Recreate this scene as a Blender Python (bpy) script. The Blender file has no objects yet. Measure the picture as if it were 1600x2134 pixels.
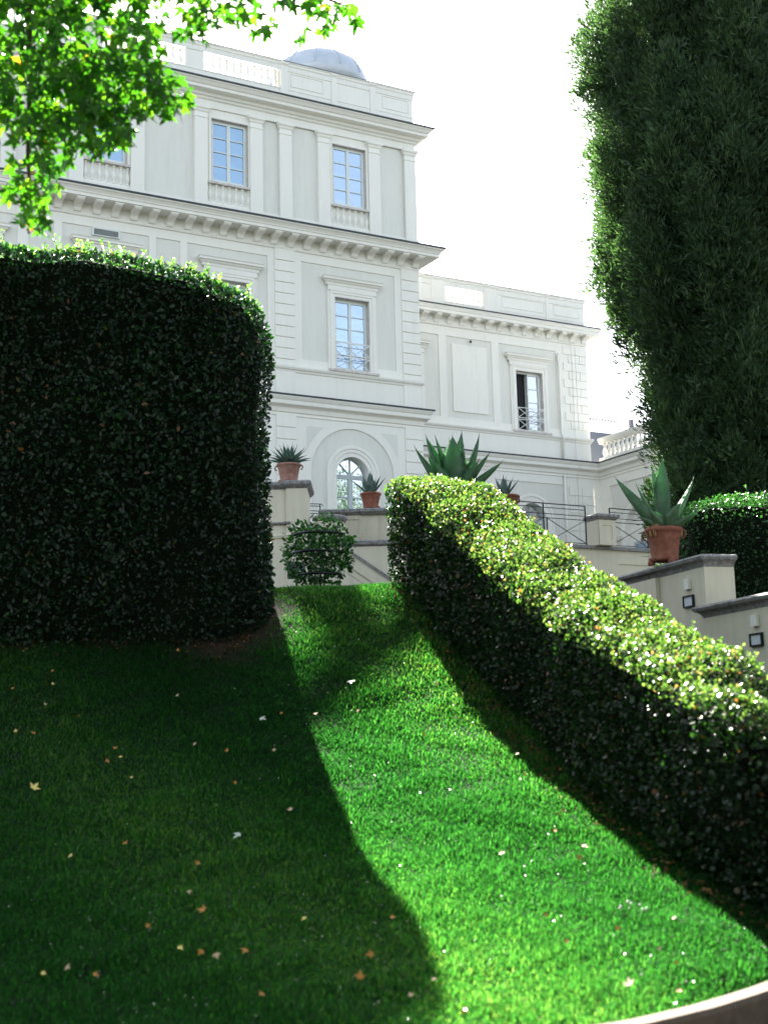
import bpy, math, random
import numpy as np
from mathutils import Vector, Matrix

random.seed(7)
SC = bpy.context.scene
COL = SC.collection

# ------------------------------------------------------------------ camera
F = 2860.2; PITCH = 0.170411; ROLL = -0.024296; YAW = 1.062150       # focal length in pixels of the 1600 x 2134 photo
_c, _s = math.cos(PITCH), math.sin(PITCH)
_fw = Vector((0, _c, _s)); _up = Vector((0, -_s, _c)); _rt = Vector((1, 0, 0))
_r2 = math.cos(ROLL) * _rt + math.sin(ROLL) * _up
_u2 = -math.sin(ROLL) * _rt + math.cos(ROLL) * _up
cd = bpy.data.cameras.new('camera'); cam = bpy.data.objects.new('camera', cd); COL.objects.link(cam)
cam.matrix_world = Matrix(((_r2.x, _u2.x, -_fw.x, 0), (_r2.y, _u2.y, -_fw.y, 0), (_r2.z, _u2.z, -_fw.z, 0), (0, 0, 0, 1)))
cd.sensor_fit = 'HORIZONTAL'; cd.sensor_width = 24.0; cd.lens = 24.0 * F / 1600
cd.clip_start = 0.1; cd.clip_end = 2000
cd.dof.use_dof = True; cd.dof.focus_distance = 32.0; cd.dof.aperture_fstop = 1.7
SC.camera = cam

# ------------------------------------------------------------------ light
SUN_AZ, SUN_EL = math.radians(-11.55), math.radians(38.23)
w = bpy.data.worlds.new("World"); SC.world = w; w.use_nodes = True
_nt = w.node_tree; _bg = _nt.nodes['Background']
_sk = _nt.nodes.new('ShaderNodeTexSky'); _sk.sky_type = 'NISHITA'; _sk.sun_disc = False
_sk.sun_elevation = SUN_EL; _sk.sun_rotation = SUN_AZ; _sk.altitude = 50; _sk.dust_density = 2.0
_hs = _nt.nodes.new('ShaderNodeHueSaturation'); _hs.inputs['Saturation'].default_value = .55
_nt.links.new(_sk.outputs[0], _hs.inputs['Color']); _nt.links.new(_hs.outputs[0], _bg.inputs[0]); _bg.inputs[1].default_value = 0.052
sd = bpy.data.lights.new('sun', 'SUN'); sun = bpy.data.objects.new('sun', sd); COL.objects.link(sun)
sd.energy = 5.0; sd.angle = math.radians(0.5); sd.color = (1.0, 0.95, 0.86)
SUN = Vector((math.sin(SUN_AZ) * math.cos(SUN_EL), math.cos(SUN_AZ) * math.cos(SUN_EL), math.sin(SUN_EL)))
sun.rotation_euler = (-SUN).to_track_quat('-Z', 'Y').to_euler(); sun.location = (0, 0, 40)
SC.view_settings.view_transform = 'Standard'; SC.view_settings.look = 'None'
SC.view_settings.gamma = 1.0; SC.view_settings.exposure = 3.33
SC.cycles.max_bounces = 6; SC.cycles.transparent_max_bounces = 6
SC.cycles.diffuse_bounces = 3; SC.cycles.glossy_bounces = 2; SC.cycles.transmission_bounces = 4

def ray(x, y):
    return (_r2 * ((x - 800) / F) - _u2 * ((y - 1067) / F) + _fw)
def at(x, y, Y):
    d = ray(x, y); return d * (Y / d.y)

# ------------------------------------------------------------------ tags, objects
def tag(o, label=None, cat=None, group=None, kind=None):
    if label: o['label'] = label
    if cat: o['category'] = cat
    if group: o['group'] = group
    if kind: o['kind'] = kind
    return o
def empty(name, loc=(0, 0, 0), rz=0, parent=None):
    o = bpy.data.objects.new(name, None); COL.objects.link(o); o.location = loc; o.rotation_euler = (0, 0, rz)
    o.empty_display_size = .2
    if parent: o.parent = parent
    return o
def copy_tree(o, parent=None):
    c = o.copy(); COL.objects.link(c)
    if parent: c.parent = parent
    for ch in list(o.children): copy_tree(ch, c)
    return c

# ------------------------------------------------------------------ materials
def mat(name):
    m = bpy.data.materials.new(name); m.use_nodes = True
    nt = m.node_tree; b = nt.nodes['Principled BSDF']; return m, nt, b
def N(nt, t, **kw):
    n = nt.nodes.new(t)
    for k, v in kw.items():
        if k in n.inputs: n.inputs[k].default_value = v
        else: setattr(n, k, v)
    return n
def ramp(nt, fac, stops):
    r = nt.nodes.new('ShaderNodeValToRGB'); e = r.color_ramp.elements
    while len(e) < len(stops): e.new(.5)
    for i, (p, c) in enumerate(stops):
        e[i].position = p; e[i].color = (*c, 1)
    nt.links.new(fac, r.inputs[0]); return r.outputs[0]
def plaster(name, col, var=.06, streak=.08, rough=.85, bump=.15, scale=2.0, dirt=(.5, .48, .44)):
    m, nt, b = mat(name); L = nt.links
    tc = N(nt, 'ShaderNodeTexCoord'); mp = N(nt, 'ShaderNodeMapping'); mp.inputs['Scale'].default_value = (3.0, 3.0, .35)
    L.new(tc.outputs['Object'], mp.inputs[0])
    n1 = N(nt, 'ShaderNodeTexNoise', Scale=scale, Detail=6.0, Roughness=.6); L.new(mp.outputs[0], n1.inputs['Vector'])
    n2 = N(nt, 'ShaderNodeTexNoise', Scale=.55, Detail=4.0); L.new(tc.outputs['Object'], n2.inputs['Vector'])
    c = Vector(col)
    a = ramp(nt, n1.outputs[0], [(.3, tuple(c * (1 - streak * 1.7))), (.62, tuple(c))])
    d = ramp(nt, n2.outputs[0], [(.35, tuple(c * (1 - var))), (.65, tuple(c * (1 + var * .4)))])
    mx = N(nt, 'ShaderNodeMix', data_type='RGBA'); mx.inputs[0].default_value = .5
    L.new(a, mx.inputs[6]); L.new(d, mx.inputs[7])
    n3 = N(nt, 'ShaderNodeTexNoise', Scale=1.4, Detail=8.0, Roughness=.75); L.new(mp.outputs[0], n3.inputs['Vector'])
    k = ramp(nt, n3.outputs[0], [(.55, (0, 0, 0)), (.8, (.5, .5, .5))])
    m2 = N(nt, 'ShaderNodeMix', data_type='RGBA'); L.new(k, m2.inputs[0]); L.new(mx.outputs[2], m2.inputs[6])
    m2.inputs[7].default_value = (c.x * dirt[0] * 1.5, c.y * dirt[1] * 1.5, c.z * dirt[2] * 1.5, 1)
    L.new(m2.outputs[2], b.inputs['Base Color']); b.inputs['Roughness'].default_value = rough
    bp = N(nt, 'ShaderNodeBump', Strength=bump, Distance=.02)
    n4 = N(nt, 'ShaderNodeTexNoise', Scale=40.0, Detail=3.0); L.new(tc.outputs['Object'], n4.inputs['Vector'])
    L.new(n4.outputs[0], bp.inputs['Height']); L.new(bp.outputs[0], b.inputs['Normal'])
    return m
def plain(name, col, rough=.5, metal=0.0, spec=.5):
    m, nt, b = mat(name); b.inputs['Base Color'].default_value = (*col, 1)
    b.inputs['Roughness'].default_value = rough; b.inputs['Metallic'].default_value = metal
    b.inputs['Specular IOR Level'].default_value = spec
    return m
def noisy(name, c0, c1, scale=8.0, rough=.7, bump=.3, c2=None, dist=.02):
    m, nt, b = mat(name); L = nt.links
    tc = N(nt, 'ShaderNodeTexCoord')
    n = N(nt, 'ShaderNodeTexNoise', Scale=scale, Detail=8.0, Roughness=.65); L.new(tc.outputs['Object'], n.inputs['Vector'])
    st = [(.35, c0), (.6, c1)] + ([(.78, c2)] if c2 else [])
    L.new(ramp(nt, n.outputs[0], st), b.inputs['Base Color']); b.inputs['Roughness'].default_value = rough
    bp = N(nt, 'ShaderNodeBump', Strength=bump, Distance=dist); L.new(n.outputs[0], bp.inputs['Height'])
    L.new(bp.outputs[0], b.inputs['Normal']); return m
def leafmat(name, stops, trans_mul=(1.6, 2.2, .7), tfac=.45, rough=.38, spec=.5, k=.54):
    m, nt, b = mat(name); L = nt.links; stops = [(p, tuple(v * k for v in c)) for p, c in stops]
    at_ = N(nt, 'ShaderNodeAttribute', attribute_name='rnd')
    c = ramp(nt, at_.outputs['Fac'], stops)
    L.new(c, b.inputs['Base Color']); b.inputs['Roughness'].default_value = rough
    b.inputs['Specular IOR Level'].default_value = spec
    tr = N(nt, 'ShaderNodeBsdfTranslucent')
    vm = N(nt, 'ShaderNodeMix', data_type='RGBA', blend_type='MULTIPLY'); vm.inputs[0].default_value = 1
    vm.inputs[7].default_value = (*trans_mul, 1); L.new(c, vm.inputs[6]); L.new(vm.outputs[2], tr.inputs[0])
    mx = N(nt, 'ShaderNodeMixShader', Fac=tfac); L.new(b.outputs[0], mx.inputs[1]); L.new(tr.outputs[0], mx.inputs[2])
    L.new(mx.outputs[0], nt.nodes['Material Output'].inputs[0]); return m
def glass(name, refl, body, rough=.03, tint=(.95, .97, 1)):
    m, nt, b = mat(name); L = nt.links
    b.inputs['Base Color'].default_value = (*body, 1); b.inputs['Roughness'].default_value = .6
    g = N(nt, 'ShaderNodeBsdfGlossy', Roughness=rough); g.inputs[0].default_value = (*tint, 1)
    tc = N(nt, 'ShaderNodeTexCoord'); n = N(nt, 'ShaderNodeTexNoise', Scale=1.3, Detail=2.0); L.new(tc.outputs['Object'], n.inputs['Vector'])
    bp = N(nt, 'ShaderNodeBump', Strength=.3, Distance=.06); L.new(n.outputs[0], bp.inputs['Height']); L.new(bp.outputs[0], g.inputs['Normal'])
    mx = N(nt, 'ShaderNodeMixShader', Fac=refl); L.new(b.outputs[0], mx.inputs[1]); L.new(g.outputs[0], mx.inputs[2])
    L.new(mx.outputs[0], nt.nodes['Material Output'].inputs[0]); return m

M = {}
M['white'] = plaster('white_paint', (.80, .78, .705), .03, .045)
M['panel'] = plaster('stone_grey_plaster', (.70, .69, .62), .04, .06)
M['cream'] = plaster('cream_plaster', (.66, .60, .465), .05, .12)
M['trim'] = plaster('trim_paint', (.785, .765, .695), .03, .04, bump=.05)
M['marble'] = noisy('weathered_marble', (.42, .38, .35), (.60, .55, .51), 9.0, .5, .1)
M['slate'] = noisy('lead_flashing', (.025, .032, .042), (.055, .068, .085), 6.0, .5, .15)
M['lead'] = noisy('grey_lead_sheet', (.34, .39, .45), (.40, .45, .51), 2.0, .5, .04)
M['stonecap'] = noisy('grey_peperino_stone', (.12, .115, .11), (.28, .27, .26), 14.0, .85, .6, (.40, .39, .37))
M['terra'] = noisy('terracotta', (.17, .055, .032), (.27, .095, .055), 10.0, .85, .35, (.34, .18, .125))
M['terra_dusty'] = noisy('dusty_terracotta', (.22, .10, .075), (.32, .17, .13), 8.0, .85, .35, (.46, .33, .28))
M['frame'] = plain('window_paint', (.66, .70, .67), .45)
M['frame_dark'] = plain('grey_green_paint', (.42, .47, .47), .45)
M['iron'] = plain('black_iron', (.012, .013, .016), .45, .3)
M['railwhite'] = plain('white_painted_iron', (.72, .72, .68), .4)
M['metal_cap'] = plain('lamp_iron', (.08, .10, .12), .35, .6)
M['glass_blue'] = glass('blue_reflecting_glass', .42, (.08, .17, .26), tint=(.52, .70, .84))  # sky blue and curtain tone put into gloss tint and body
M['glass_pale'] = glass('pale_reflecting_glass', .42, (.20, .30, .42), tint=(.72, .86, 1))  # paler sky reflection put into gloss tint and body
M['glass_dark'] = glass('dark_glass', .55, (.012, .016, .018))
M['glass_garden'] = glass('garden_reflecting_glass', .60, (.05, .075, .045))
M['dark'] = plain('painted_room_dark', (.012, .012, .014), .9)
M['shade_core'] = plain('painted_inner_shade', (.005, .008, .004), .95, spec=.05)
M['bark'] = noisy('bark', (.05, .038, .026), (.14, .11, .08), 12.0, .9, .6)
M['twig'] = plain('green_brown_twig', (.07, .05, .03), .8)
M['lightpanel'] = plain('frosted_lamp_glass', (.62, .66, .70), .25)
M['kerb'] = noisy('travertine_kerb', (.042, .025, .014), (.072, .046, .028), 9.0, .9, .6, (.10, .07, .044))
M['asphalt'] = noisy('asphalt_path', (.035, .034, .033), (.06, .058, .055), 30.0, .9, .5)
M['terrace'] = noisy('terrace_paving', (.10, .09, .08), (.17, .155, .135), 5.0, .85, .2)
M['gravel'] = noisy('gravel', (.16, .14, .12), (.30, .27, .23), 40.0, .95, .6)
M['screen'] = plain('grey_screen', (.075, .085, .11), .6)

# ------------------------------------------------------------------ mesh builder
class MB:
    def __init__(self): self.v = []; self.f = []; self.m = []
    def add(self, vs, fs, mi=0):
        b = len(self.v); self.v += [tuple(p) for p in vs]
        for f in fs: self.f.append([b + i for i in f]); self.m.append(mi)
    def box(self, x0, x1, y0, y1, z0, z1, mi=0):
        vs = [(x, y, z) for z in (z0, z1) for y in (y0, y1) for x in (x0, x1)]
        self.add(vs, [(0, 2, 3, 1), (4, 5, 7, 6), (0, 1, 5, 4), (1, 3, 7, 5), (3, 2, 6, 7), (2, 0, 4, 6)], mi)
    def obox(self, c, ax, ay, az, mi=0):                                     # oriented box: centre and three half-axis vectors
        c, ax, ay, az = Vector(c), Vector(ax), Vector(ay), Vector(az)
        vs = [c + ax * i + ay * j + az * k for k in (-1, 1) for j in (-1, 1) for i in (-1, 1)]
        self.add(vs, [(0, 2, 3, 1), (4, 5, 7, 6), (0, 1, 5, 4), (1, 3, 7, 5), (3, 2, 6, 7), (2, 0, 4, 6)], mi)
    def bar(self, p0, p1, w_, t=None, up=(0, 0, 1), mi=0):
        p0, p1 = Vector(p0), Vector(p1); d = p1 - p0; L_ = d.length; d.normalize()
        u = Vector(up)
        if abs(d.dot(u)) > .95: u = Vector((0, 1, 0))
        a = d.cross(u).normalized(); b = a.cross(d).normalized()
        self.obox((p0 + p1) / 2, d * L_ / 2, a * w_ / 2, b * (t or w_) / 2, mi)
    def tube(self, pts, r, n=6, mi=0, caps=True):
        pts = [Vector(p) for p in pts]; rs = r if isinstance(r, (list, tuple)) else [r] * len(pts)
        rings = []
        for i, p in enumerate(pts):
            d = (pts[min(i + 1, len(pts) - 1)] - pts[max(i - 1, 0)]).normalized()
            u = Vector((0, 0, 1)) if abs(d.z) < .9 else Vector((1, 0, 0))
            a = d.cross(u).normalized(); b = a.cross(d)
            rings.append([p + (a * math.cos(2 * math.pi * k / n) + b * math.sin(2 * math.pi * k / n)) * rs[i] for k in range(n)])
        vs = [q for rg in rings for q in rg]; fs = []
        for i in range(len(pts) - 1):
            for k in range(n):
                fs.append((i * n + k, i * n + (k + 1) % n, (i + 1) * n + (k + 1) % n, (i + 1) * n + k))
        if caps: fs.append(tuple(range(n))[::-1]); fs.append(tuple((len(pts) - 1) * n + k for k in range(n)))
        self.add(vs, fs, mi)
    def lathe(self, prof, n=16, c=(0, 0, 0), mi=0, a0=0.0, a1=None, sq=False):  # prof: (r, z)
        full = a1 is None; a1 = a0 + 2 * math.pi if full else a1
        k = n if full else n + 1; vs = []
        for r, z in prof:
            for i in range(k):
                a = a0 + (a1 - a0) * i / n; vs.append((c[0] + r * math.cos(a), c[1] + r * math.sin(a), c[2] + z))
        fs = []
        for j in range(len(prof) - 1):
            for i in range(n):
                i2 = (i + 1) % k; fs.append((j * k + i, j * k + i2, (j + 1) * k + i2, (j + 1) * k + i))
        if full:
            fs.append(tuple(range(k))[::-1]); fs.append(tuple((len(prof) - 1) * k + i for i in range(k)))
        self.add(vs, fs, mi)
    def sweep(self, path, prof, mi=0, close_ends=True):                       # path: plan (x, y); prof: (out, z), out lies to the right of the path
        n = len(path); P_ = [Vector((p[0], p[1])) for p in path]; vs = []
        for i in range(n):
            ds = []
            if i > 0: ds.append((P_[i] - P_[i - 1]).normalized())
            if i < n - 1: ds.append((P_[i + 1] - P_[i]).normalized())
            ns = [Vector((d.y, -d.x)) for d in ds]
            if len(ns) == 2: m_ = (ns[0] + ns[1]); m_ = m_ / max(m_.dot(ns[0]), .2)
            else: m_ = ns[0]
            for o, z in prof: vs.append((P_[i].x + m_.x * o, P_[i].y + m_.y * o, z))
        k = len(prof); fs = []
        for i in range(n - 1):
            for j in range(k - 1): fs.append((i * k + j, (i + 1) * k + j, (i + 1) * k + j + 1, i * k + j + 1))
        if close_ends: fs.append(tuple(range(k))); fs.append(tuple((n - 1) * k + j for j in range(k))[::-1])
        self.add(vs, fs, mi)
    def relief(self, x0, x1, z0, z1, regions, base=(0.0, 0), y0=0.0):         # a wall front as a stepped relief; regions (xa, xb, za, zb, out, mat); mat None cuts an opening
        xs = sorted({round(v, 4) for r in regions for v in r[:2] if x0 < v < x1} | {x0, x1})
        zs = sorted({round(v, 4) for r in regions for v in r[2:4] if z0 < v < z1} | {z0, z1})
        nx, nz = len(xs) - 1, len(zs) - 1; cell = [[base] * nz for _ in range(nx)]
        for r in regions:
            for i in range(nx):
                cx = (xs[i] + xs[i + 1]) / 2
                if not r[0] < cx < r[1]: continue
                for j in range(nz):
                    if r[2] < (zs[j] + zs[j + 1]) / 2 < r[3]: cell[i][j] = (r[4], r[5])
        Q = lambda a, b, c, d, mi: self.add([a, b, c, d], [(0, 1, 2, 3)], mi)
        for i in range(nx):
            for j in range(nz):
                o, mi = cell[i][j]; a, b, c, d = xs[i], xs[i + 1], zs[j], zs[j + 1]
                if mi is not None: Q((a, y0 - o, c), (b, y0 - o, c), (b, y0 - o, d), (a, y0 - o, d), mi)
                if i + 1 < nx and cell[i + 1][j][0] != o:
                    o2, m2 = cell[i + 1][j]; mm = (mi if o > o2 else m2) or 0
                    Q((b, y0 - o, c), (b, y0 - o2, c), (b, y0 - o2, d), (b, y0 - o, d), mm)
                if j + 1 < nz and cell[i][j + 1][0] != o:
                    o2, m2 = cell[i][j + 1]; mm = (mi if o > o2 else m2) or 0
                    Q((a, y0 - o, d), (b, y0 - o, d), (b, y0 - o2, d), (a, y0 - o2, d), mm)
    def build(self, name, mats, parent=None, smooth=False, loc=None):
        me = bpy.data.meshes.new(name); me.from_pydata(self.v, [], self.f)
        for m_ in (mats if isinstance(mats, (list, tuple)) else [mats]): me.materials.append(m_)
        me.polygons.foreach_set('material_index', self.m)
        if smooth: me.polygons.foreach_set('use_smooth', [True] * len(self.f))
        me.update(); o = bpy.data.objects.new(name, me); COL.objects.link(o)
        if parent: o.parent = parent
        if loc is not None: o.location = loc
        return o
def obj_from_mesh(name, me, parent=None, loc=(0, 0, 0), rz=0):
    o = bpy.data.objects.new(name, me); COL.objects.link(o); o.location = loc; o.rotation_euler = (0, 0, rz)
    if parent: o.parent = parent
    return o

# ------------------------------------------------------------------ foliage helpers (numpy)
def raw_mesh(name, V, faces_flat, fsize, material, rnd=None, parent=None):
    me = bpy.data.meshes.new(name); nv = len(V); nf = len(faces_flat) // fsize
    me.vertices.add(nv); me.vertices.foreach_set('co', np.ascontiguousarray(V, dtype=np.float32).ravel())
    me.loops.add(len(faces_flat)); me.loops.foreach_set('vertex_index', np.ascontiguousarray(faces_flat, dtype=np.int32))
    me.polygons.add(nf); me.polygons.foreach_set('loop_start', np.arange(nf, dtype=np.int32) * fsize)
    me.materials.append(material)
    if rnd is not None:
        a = me.attributes.new('rnd', 'FLOAT', 'POINT'); a.data.foreach_set('value', np.ascontiguousarray(rnd, dtype=np.float32))
    me.update(calc_edges=True)
    o = bpy.data.objects.new(name, me); COL.objects.link(o)
    if parent: o.parent = parent
    return o
def nrm(a): return a / np.maximum(np.linalg.norm(a, axis=1, keepdims=True), 1e-9)
OVATE = (np.array([(0, 0, 0), (.35, .27, .06), (.72, .22, .04), (1, 0, -.05), (.72, -.22, .04), (.35, -.27, .06)]), [(0, 1, 2, 3), (0, 3, 4, 5)])
ROUND = (np.array([(0, 0, 0), (.3, .34, .05), (.75, .33, .04), (1, 0, -.03), (.75, -.33, .04), (.3, -.34, .05)]), [(0, 1, 2, 3), (0, 3, 4, 5)])
SPRAY = (np.array([(0, 0, 0), (.45, .16, .03), (.75, .13, .03), (1, 0, 0), (.7, -.13, -.02), (.4, -.15, .02)]), [(0, 1, 2, 3), (0, 3, 4, 5)])
def _palm():
    lobes = [(-115, .42), (-62, .78), (0, 1.0), (62, .78), (115, .42)]; pts = []
    for i, (a, r) in enumerate(lobes):
        a0 = math.radians(a)
        for da, rr in ((-17, .62), (-9, .74), (0, 1.0), (9, .74), (17, .62)):
            pts.append((a0 + math.radians(da), r * rr))
        if i < 4: pts.append((math.radians((a + lobes[i + 1][0]) / 2), .34))
    V = [(0.0, 0, .0)] + [(r * math.cos(a), r * math.sin(a), -.10 * r * r + .03 * math.cos(3 * a)) for a, r in pts]
    V.append((-.10, 0, 0)); n = len(V)
    return np.array(V) * .62 + np.array([.2, 0, 0]), [(0, i, i + 1) for i in range(1, n - 1)] + [(0, n - 1, 1)]
PALM = _palm()
def leaves(name, pos, axis, normal, size, material, tmpl=OVATE, rnd=None, parent=None, rng=None, wid=None, curl=None):
    T, fcs = tmpl; n = len(pos); a = nrm(axis); b = nrm(np.cross(normal, a)); c = np.cross(a, b)
    size = size.reshape(-1, 1, 1); wd = 1.0 if wid is None else wid.reshape(-1, 1, 1)
    cz = 1.0 if curl is None else curl.reshape(-1, 1, 1)
    V = pos[:, None, :] + size * (T[None, :, 0:1] * a[:, None, :] + T[None, :, 1:2] * wd * b[:, None, :] + T[None, :, 2:3] * cz * c[:, None, :])
    k = len(T); fs = np.array(fcs); Fl = (fs[None] + (np.arange(n) * k)[:, None, None]).ravel()
    r = rng.random(n) if rnd is None else rnd
    return raw_mesh(name, V.reshape(-1, 3), Fl, fs.shape[1], material, np.repeat(r, k), parent)
def sample_tris(V, T, n, rng):
    A, B, C = V[T[:, 0]], V[T[:, 1]], V[T[:, 2]]
    cr = np.cross(B - A, C - A); ar = np.linalg.norm(cr, axis=1); i = rng.choice(len(T), n, p=ar / ar.sum())
    u, v = rng.random(n), rng.random(n); s = u + v > 1; u[s] = 1 - u[s]; v[s] = 1 - v[s]
    return A[i] + (B[i] - A[i]) * u[:, None] + (C[i] - A[i]) * v[:, None], nrm(cr[i])
def rounded_box(h, r, n=14):                                                 # rounded box as quads split into triangles
    Vs, Ts = [], []; h = np.array(h, float); r = np.array(r, float); b = 0
    g = np.linspace(-1, 1, n + 1)
    for ax in range(3):
        for sg in (-1, 1):
            U, W = np.meshgrid(g, g, indexing='ij'); q = np.zeros((n + 1, n + 1, 3)); q[..., ax] = sg
            q[..., (ax + 1) % 3] = U; q[..., (ax + 2) % 3] = W; q = q.reshape(-1, 3) * h
            cc = np.clip(q, -(h - r), h - r); d = (q - cc) / r; d /= np.maximum(np.linalg.norm(d, axis=1, keepdims=True), 1e-9)
            Vs.append(cc + d * r)
            for i in range(n):
                for j in range(n):
                    a0 = b + i * (n + 1) + j; a1 = a0 + n + 1
                    qd = (a0, a1, a1 + 1, a0 + 1) if sg > 0 else (a0, a0 + 1, a1 + 1, a1)
                    Ts += [(qd[0], qd[1], qd[2]), (qd[0], qd[2], qd[3])]
            b += (n + 1) ** 2
    return np.concatenate(Vs), np.array(Ts)
def wob(P_, s, seed):                                                        # cheap smooth 3-D noise in -1..1
    r = np.random.default_rng(seed); o = np.zeros(len(P_))
    for k in range(5):
        d = r.normal(size=3); d /= np.linalg.norm(d); o += np.sin(P_ @ d * (1.0 + .6 * k) / s + r.random() * 6.28) / (1 + .3 * k)
    return o / 2.6
def noise_jit(n, rng): return nrm(rng.normal(size=(n, 3)))

# ------------------------------------------------------------------ ground
PY = [5, 7, 8, 9.5, 11, 12.5, 13.8, 16.9, 17.4, 18.0, 18.8, 20, 24, 30, 60]
PZ = [-1.62, -1.52, -1.40, -1.14, -.76, -.27, .255, 1.80, 2.0, 2.10, 2.16, 2.22, 2.32, 2.4, 2.4]
def prof(y): return np.interp(y, PY, PZ)
_yy = np.linspace(4, 44, 800); _zz = np.interp(_yy, PY, PZ); _k = np.ones(15) / 15
_zz2 = np.convolve(np.pad(_zz, 7, mode='edge'), _k, mode='valid')
def prof_s(y): return np.interp(y, _yy, _zz2)
KX = [-16, -6, -2, 0, .8, 1.2, 1.6, 1.98, 2.44, 3.2, 4.2, 6, 16]
KY = [8.0, 6.0, 6.3, 6.85, 7.18, 7.42, 7.78, 8.2, 8.8, 9.9, 12.0, 16, 30]
def yc(x): return np.interp(x, KX, KY)
def gz(x, y):
    a = prof_s(y); b = -1.43 + .42 * (y - yc(x)); h = np.clip(.5 + .5 * (b - a) / .25, 0, 1)
    z = b * (1 - h) + a * h - .25 * h * (1 - h)
    return z + .02 * np.sin(x * 2.1 + y) * np.sin(y * 1.7 + .5)
def grid_obj(name, X, Y, Z, material):
    n, m_ = X.shape; V = np.stack([X, Y, Z], -1).reshape(-1, 3)
    i, j = np.meshgrid(np.arange(n - 1), np.arange(m_ - 1), indexing='ij'); a = (i * m_ + j)
    Fq = np.stack([a, a + m_, a + m_ + 1, a + 1], -1).ravel()
    o = raw_mesh(name, V, Fq, 4, material); o.data.polygons.foreach_set('use_smooth', [True] * len(o.data.polygons)); return o
def lawn_material():
    m, nt, b = mat('lawn_soil'); L = nt.links; tc = N(nt, 'ShaderNodeTexCoord')
    n = N(nt, 'ShaderNodeTexNoise', Scale=9.0, Detail=8.0); L.new(tc.outputs['Object'], n.inputs['Vector'])
    g = ramp(nt, n.outputs[0], [(.35, (.0015, .006, .0015)), (.65, (.003, .014, .003))])
    n2 = N(nt, 'ShaderNodeTexNoise', Scale=25.0, Detail=6.0); L.new(tc.outputs['Object'], n2.inputs['Vector'])
    s = ramp(nt, n2.outputs[0], [(.35, (.012, .007, .005)), (.7, (.04, .024, .016))])
    at_ = N(nt, 'ShaderNodeAttribute', attribute_name='rnd')
    mx = N(nt, 'ShaderNodeMix', data_type='RGBA'); L.new(at_.outputs['Fac'], mx.inputs[0]); L.new(g, mx.inputs[6]); L.new(s, mx.inputs[7])
    L.new(mx.outputs[2], b.inputs['Base Color']); b.inputs['Roughness'].default_value = .95; b.inputs['Specular IOR Level'].default_value = .1
    return m
def soil_mask(x, y):                                                          # bare earth under the left hedge's corner and along the right hedge's foot
    d = np.hypot((x + 1.9) / .75, (y - 16.6) / 1.25)
    a = np.clip(1.35 - d, 0, 1)
    e = np.clip(1 - np.abs(y - 15.95) / .35, 0, 1) * (x < -1.9)
    return np.clip(np.maximum(a * 1.6, e), 0, 1)
xs = np.linspace(-16, 16, 321); ts = np.linspace(0, 1, 261) ** 1.25
X, Tt = np.meshgrid(xs, ts, indexing='ij'); Y0 = yc(X); Y = Y0 + (42 - Y0) * Tt; Z = gz(X, Y)
_ho = np.interp(Y, [9, 10.3, 11.2, 14, 18, 19.5, 21], [99, 3.0, 2.6, 1.95, .95, .9, .9]); Z = Z - np.clip((X - _ho) / .2, 0, 1) * 1.9 * np.clip((24 - Y) / 2, 0, 1)     # the stairs side beyond the hedge lies lower
ground = grid_obj('lawn', X, Y, Z, lawn_material()); tag(ground, kind='structure')
_a = ground.data.attributes.new('rnd', 'FLOAT', 'POINT'); _a.data.foreach_set('value', soil_mask(X.ravel(), Y.ravel()).astype(np.float32))
mb = MB(); mb.box(-400, 400, -200, 600, -2.2, -1.62); tag(mb.build('path', M['asphalt']), kind='structure')
kp = [(x, float(yc(x))) for x in np.concatenate([np.linspace(-12, 0, 13), np.linspace(.2, 3.4, 24), np.linspace(3.8, 8, 8)])]
mb = MB(); mb.sweep(kp, [(0, -1.7), (0, -1.425), (.02, -1.405), (.15, -1.405), (.175, -1.43), (.175, -1.7)])
tag(mb.build('kerb', M['kerb']), kind='structure')

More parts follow.
